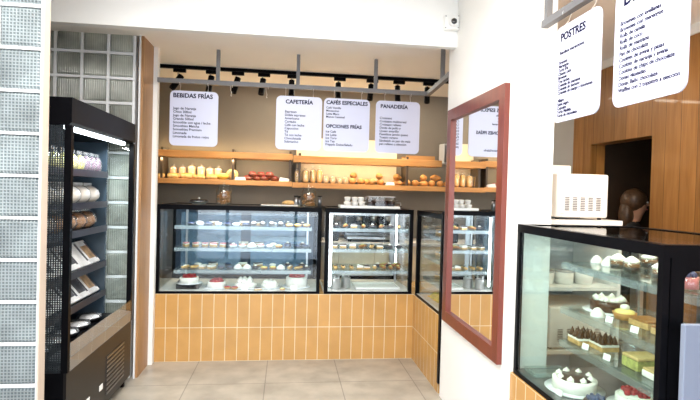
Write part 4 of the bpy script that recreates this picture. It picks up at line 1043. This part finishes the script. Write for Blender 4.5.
# ------------------------------------------------------------------ person in the doorway
def person(loc, face):
    t = thing('person', 'person with long brown hair and black top in the dark doorway', 'person', loc, face)   # faces local +x
    V = []; E_ = []; Rr = []
    def ch(pts, start=None):
        prev = start
        for p, rr in pts:
            V.append(p); Rr.append(rr); i = len(V)-1
            if prev is not None: E_.append((prev, i))
            prev = i
        return prev
    pel = ch([((0, 0, .90), .135)])
    ch1 = ch([((0, 0, 1.02), .115), ((.005, 0, 1.15), .12), ((0, 0, 1.27), .125)], pel)
    nk = ch([((-.005, 0, 1.345), .06), ((.01, 0, 1.40), .052), ((.02, 0, 1.45), .075), ((.022, 0, 1.51), .088), ((.018, 0, 1.555), .072)], ch1)
    for s in (-1, 1):
        ch([((0, s*.09, .82), .095), ((.01, s*.095, .48), .062), ((-.01, s*.095, .25), .055), ((-.02, s*.095, .09), .042), ((.05, s*.10, .05), .038), ((.15, s*.105, .032), .03)], pel)
        w0 = ch([((0, s*.155, 1.29), .062), ((-.01, s*.19, 1.15), .046), ((-.02, s*.205, 1.02), .04), ((.10, s*.19, .93), .033), ((.20, s*.17, .92), .025), ((.25, s*.165, .915), .03)], ch1)
        for k in range(4):
            y = s*(.165+(k-1.5)*.018); ln = (.07, .08, .075, .058)[k]
            ch([((.275, y, .915), .0095), ((.275+ln*.5, y, .912), .009), ((.275+ln*.85, y, .898), .008)], w0)
        ch([((.24, s*.165-s*.03, .91), .010), ((.265, s*.165-s*.045, .902), .009)], w0)
    me = bpy.data.meshes.new('body'); me.from_pydata(V, E_, [])
    o = bpy.data.objects.new('body', me); COL.objects.link(o)
    sk = o.modifiers.new('s', 'SKIN'); ss = o.modifiers.new('u', 'SUBSURF'); ss.levels = 2; ss.render_levels = 2
    lay = me.skin_vertices[0].data
    for i, q in enumerate(Rr): lay[i].radius = (q, q)
    lay[0].use_root = True
    bpy.context.view_layer.update(); dg = bpy.context.evaluated_depsgraph_get()
    m2 = bpy.data.meshes.new_from_object(o.evaluated_get(dg)); bpy.data.objects.remove(o)
    m2.materials.clear()
    for m in (skin, cloth): m2.materials.append(m)
    for p in m2.polygons:
        c = p.center; p.use_smooth = True
        p.material_index = 1 if (c.z < 1.35 and not (c.x > .13 and .85 < c.z < 1.0)) else 0
    b = bpy.data.objects.new('body', m2); COL.objects.link(b); b.parent = t
    h = MB().sphere((-.005, 0, 1.525), (.105, .10, .108), 18).sphere((-.055, 0, 1.40), (.065, .105, .14), 16, jit=.03).sphere((-.06, 0, 1.28), (.045, .085, .12), 14, jit=.04)
    h.build('hair', hair, t)
    MB().lathe([(0, 0), (.012, 0), (.008, .018), (.003, .036), (0, .038)], (.103, 0, 1.485), 10).build('nose', skin, t)
    for s in (-1, 1): MB().sphere((.098, s*.032, 1.515), (.009, .013, .008), 10).build('eye', eyem, t)
    MB().sphere((.094, 0, 1.455), (.008, .024, .006), 10).build('mouth', pink, t)
    return t
person((2.96, 3.99, 0), R(-38))

# ------------------------------------------------------------------ light
wd = bpy.data.worlds.new('World'); sc.world = wd; wd.use_nodes = True
t = wd.node_tree; t.nodes.clear()
ow = t.nodes.new('ShaderNodeOutputWorld'); bg = t.nodes.new('ShaderNodeBackground'); tc = t.nodes.new('ShaderNodeTexCoord'); sp = t.nodes.new('ShaderNodeSeparateXYZ'); rp_ = t.nodes.new('ShaderNodeValToRGB')
t.links.new(tc.outputs['Generated'], sp.inputs[0]); t.links.new(sp.outputs['Z'], rp_.inputs[0])
rp_.color_ramp.elements[0].position = 0; rp_.color_ramp.elements[0].color = (.86, .93, 1, 1); rp_.color_ramp.elements[1].color = (.50, .70, 1, 1)
t.links.new(rp_.outputs[0], bg.inputs[0]); bg.inputs[1].default_value = 5.0
t.links.new(bg.outputs[0], ow.inputs[0])
sl = bpy.data.lights.new('sun', 'SUN'); sl.energy = 7; sl.angle = R(1); sl.color = (1, .95, .88)
so = bpy.data.objects.new('sun', sl); COL.objects.link(so); so.rotation_euler = (R(-38), 0, R(8))
def area(name, loc, rot, sx, sy, e, col, portal=False):
    l = bpy.data.lights.new(name, 'AREA'); l.shape = 'RECTANGLE'; l.size = sx; l.size_y = sy; l.energy = e; l.color = col
    o = bpy.data.objects.new(name, l); COL.objects.link(o); o.location = loc; o.rotation_euler = rot
    if portal: l.cycles.is_portal = True
    return o
area('window_portal', (.15, -1.36, 1.41), (R(90), 0, 0), 5.3, 2.6, 1, (1, 1, 1), True)
area('front_ceiling_fill', (-.3, 1.4, CF-.03), (0, 0, 0), 1.8, 1.8, 165, (1, .97, .93))  # added fill light without a fixture, lifts the white wall and header
for nm, x, w_ in (('shelf_lamp', -.75, 1.4), ('shelf_lamp', .95, 1.5)): area(nm, (x, 5.70, 1.85), (R(52), 0, 0), w_, .02, 5, (1, .78, .45))
area('right_ceiling_fill', (2.05, 1.8, CB-.03), (0, 0, 0), .5, 1.6, 38, (1, .86, .66))  # unseen fill light added to brighten the wood wall
area('service_aisle_fill', (.6, 5.45, CB-.02), (0, 0, 0), 2.2, .15, 26, (1, .90, .74))  # fill light added to lighten the cream cabinets behind the corner case
for nm, loc, sx, sy, e, rz in (('wide_case_lamp', (-.4, 4.64, Z0+HC-.05), 1.2, .03, 6, 0), ('corner_case_lamp', (.77, 4.64, Z0+HC-.05), .7, .03, 2.5, 0), ('right_case_lamp', (1.28, 2.0, Z0+HC-.05), .8, .03, 1.3, R(90))):
    o = area(nm, loc, (0, 0, rz), sx, sy, e, (.80, .91, 1))
area('fridge_led_lamp', (FX-.10, (FY0+FY1)/2, 1.832), (0, R(-8), 0), .04, 1.0, 9, (.85, .94, 1))

# ------------------------------------------------------------------ camera
F_, YAW, PIT, ROLL = 504.1, .1247, -.0156, .0268
fwv = Vector((math.sin(YAW)*math.cos(PIT), math.cos(YAW)*math.cos(PIT), math.sin(PIT))); rt = Vector((math.cos(YAW), -math.sin(YAW), 0)); up = rt.cross(fwv)
c_, s_ = math.cos(ROLL), math.sin(ROLL)
rx = rt*c_+up*s_; ux = up*c_-rt*s_
cam = bpy.data.cameras.new('camera'); cam.sensor_width = 36; cam.lens = F_/700*36; cam.clip_start = .02
co = bpy.data.objects.new('camera', cam); COL.objects.link(co)
M = Matrix((rx, ux, -fwv)).transposed().to_4x4(); M.translation = (0, 0, 1.535); co.matrix_world = M
sc.camera = co
sc.cycles.transparent_max_bounces = 40; sc.cycles.max_bounces = 10; sc.cycles.diffuse_bounces = 5; sc.cycles.sample_clamp_indirect = 6
sc.view_settings.view_transform = 'Standard'; sc.view_settings.look = 'None'; sc.view_settings.gamma = 1; sc.view_settings.exposure = 0.15
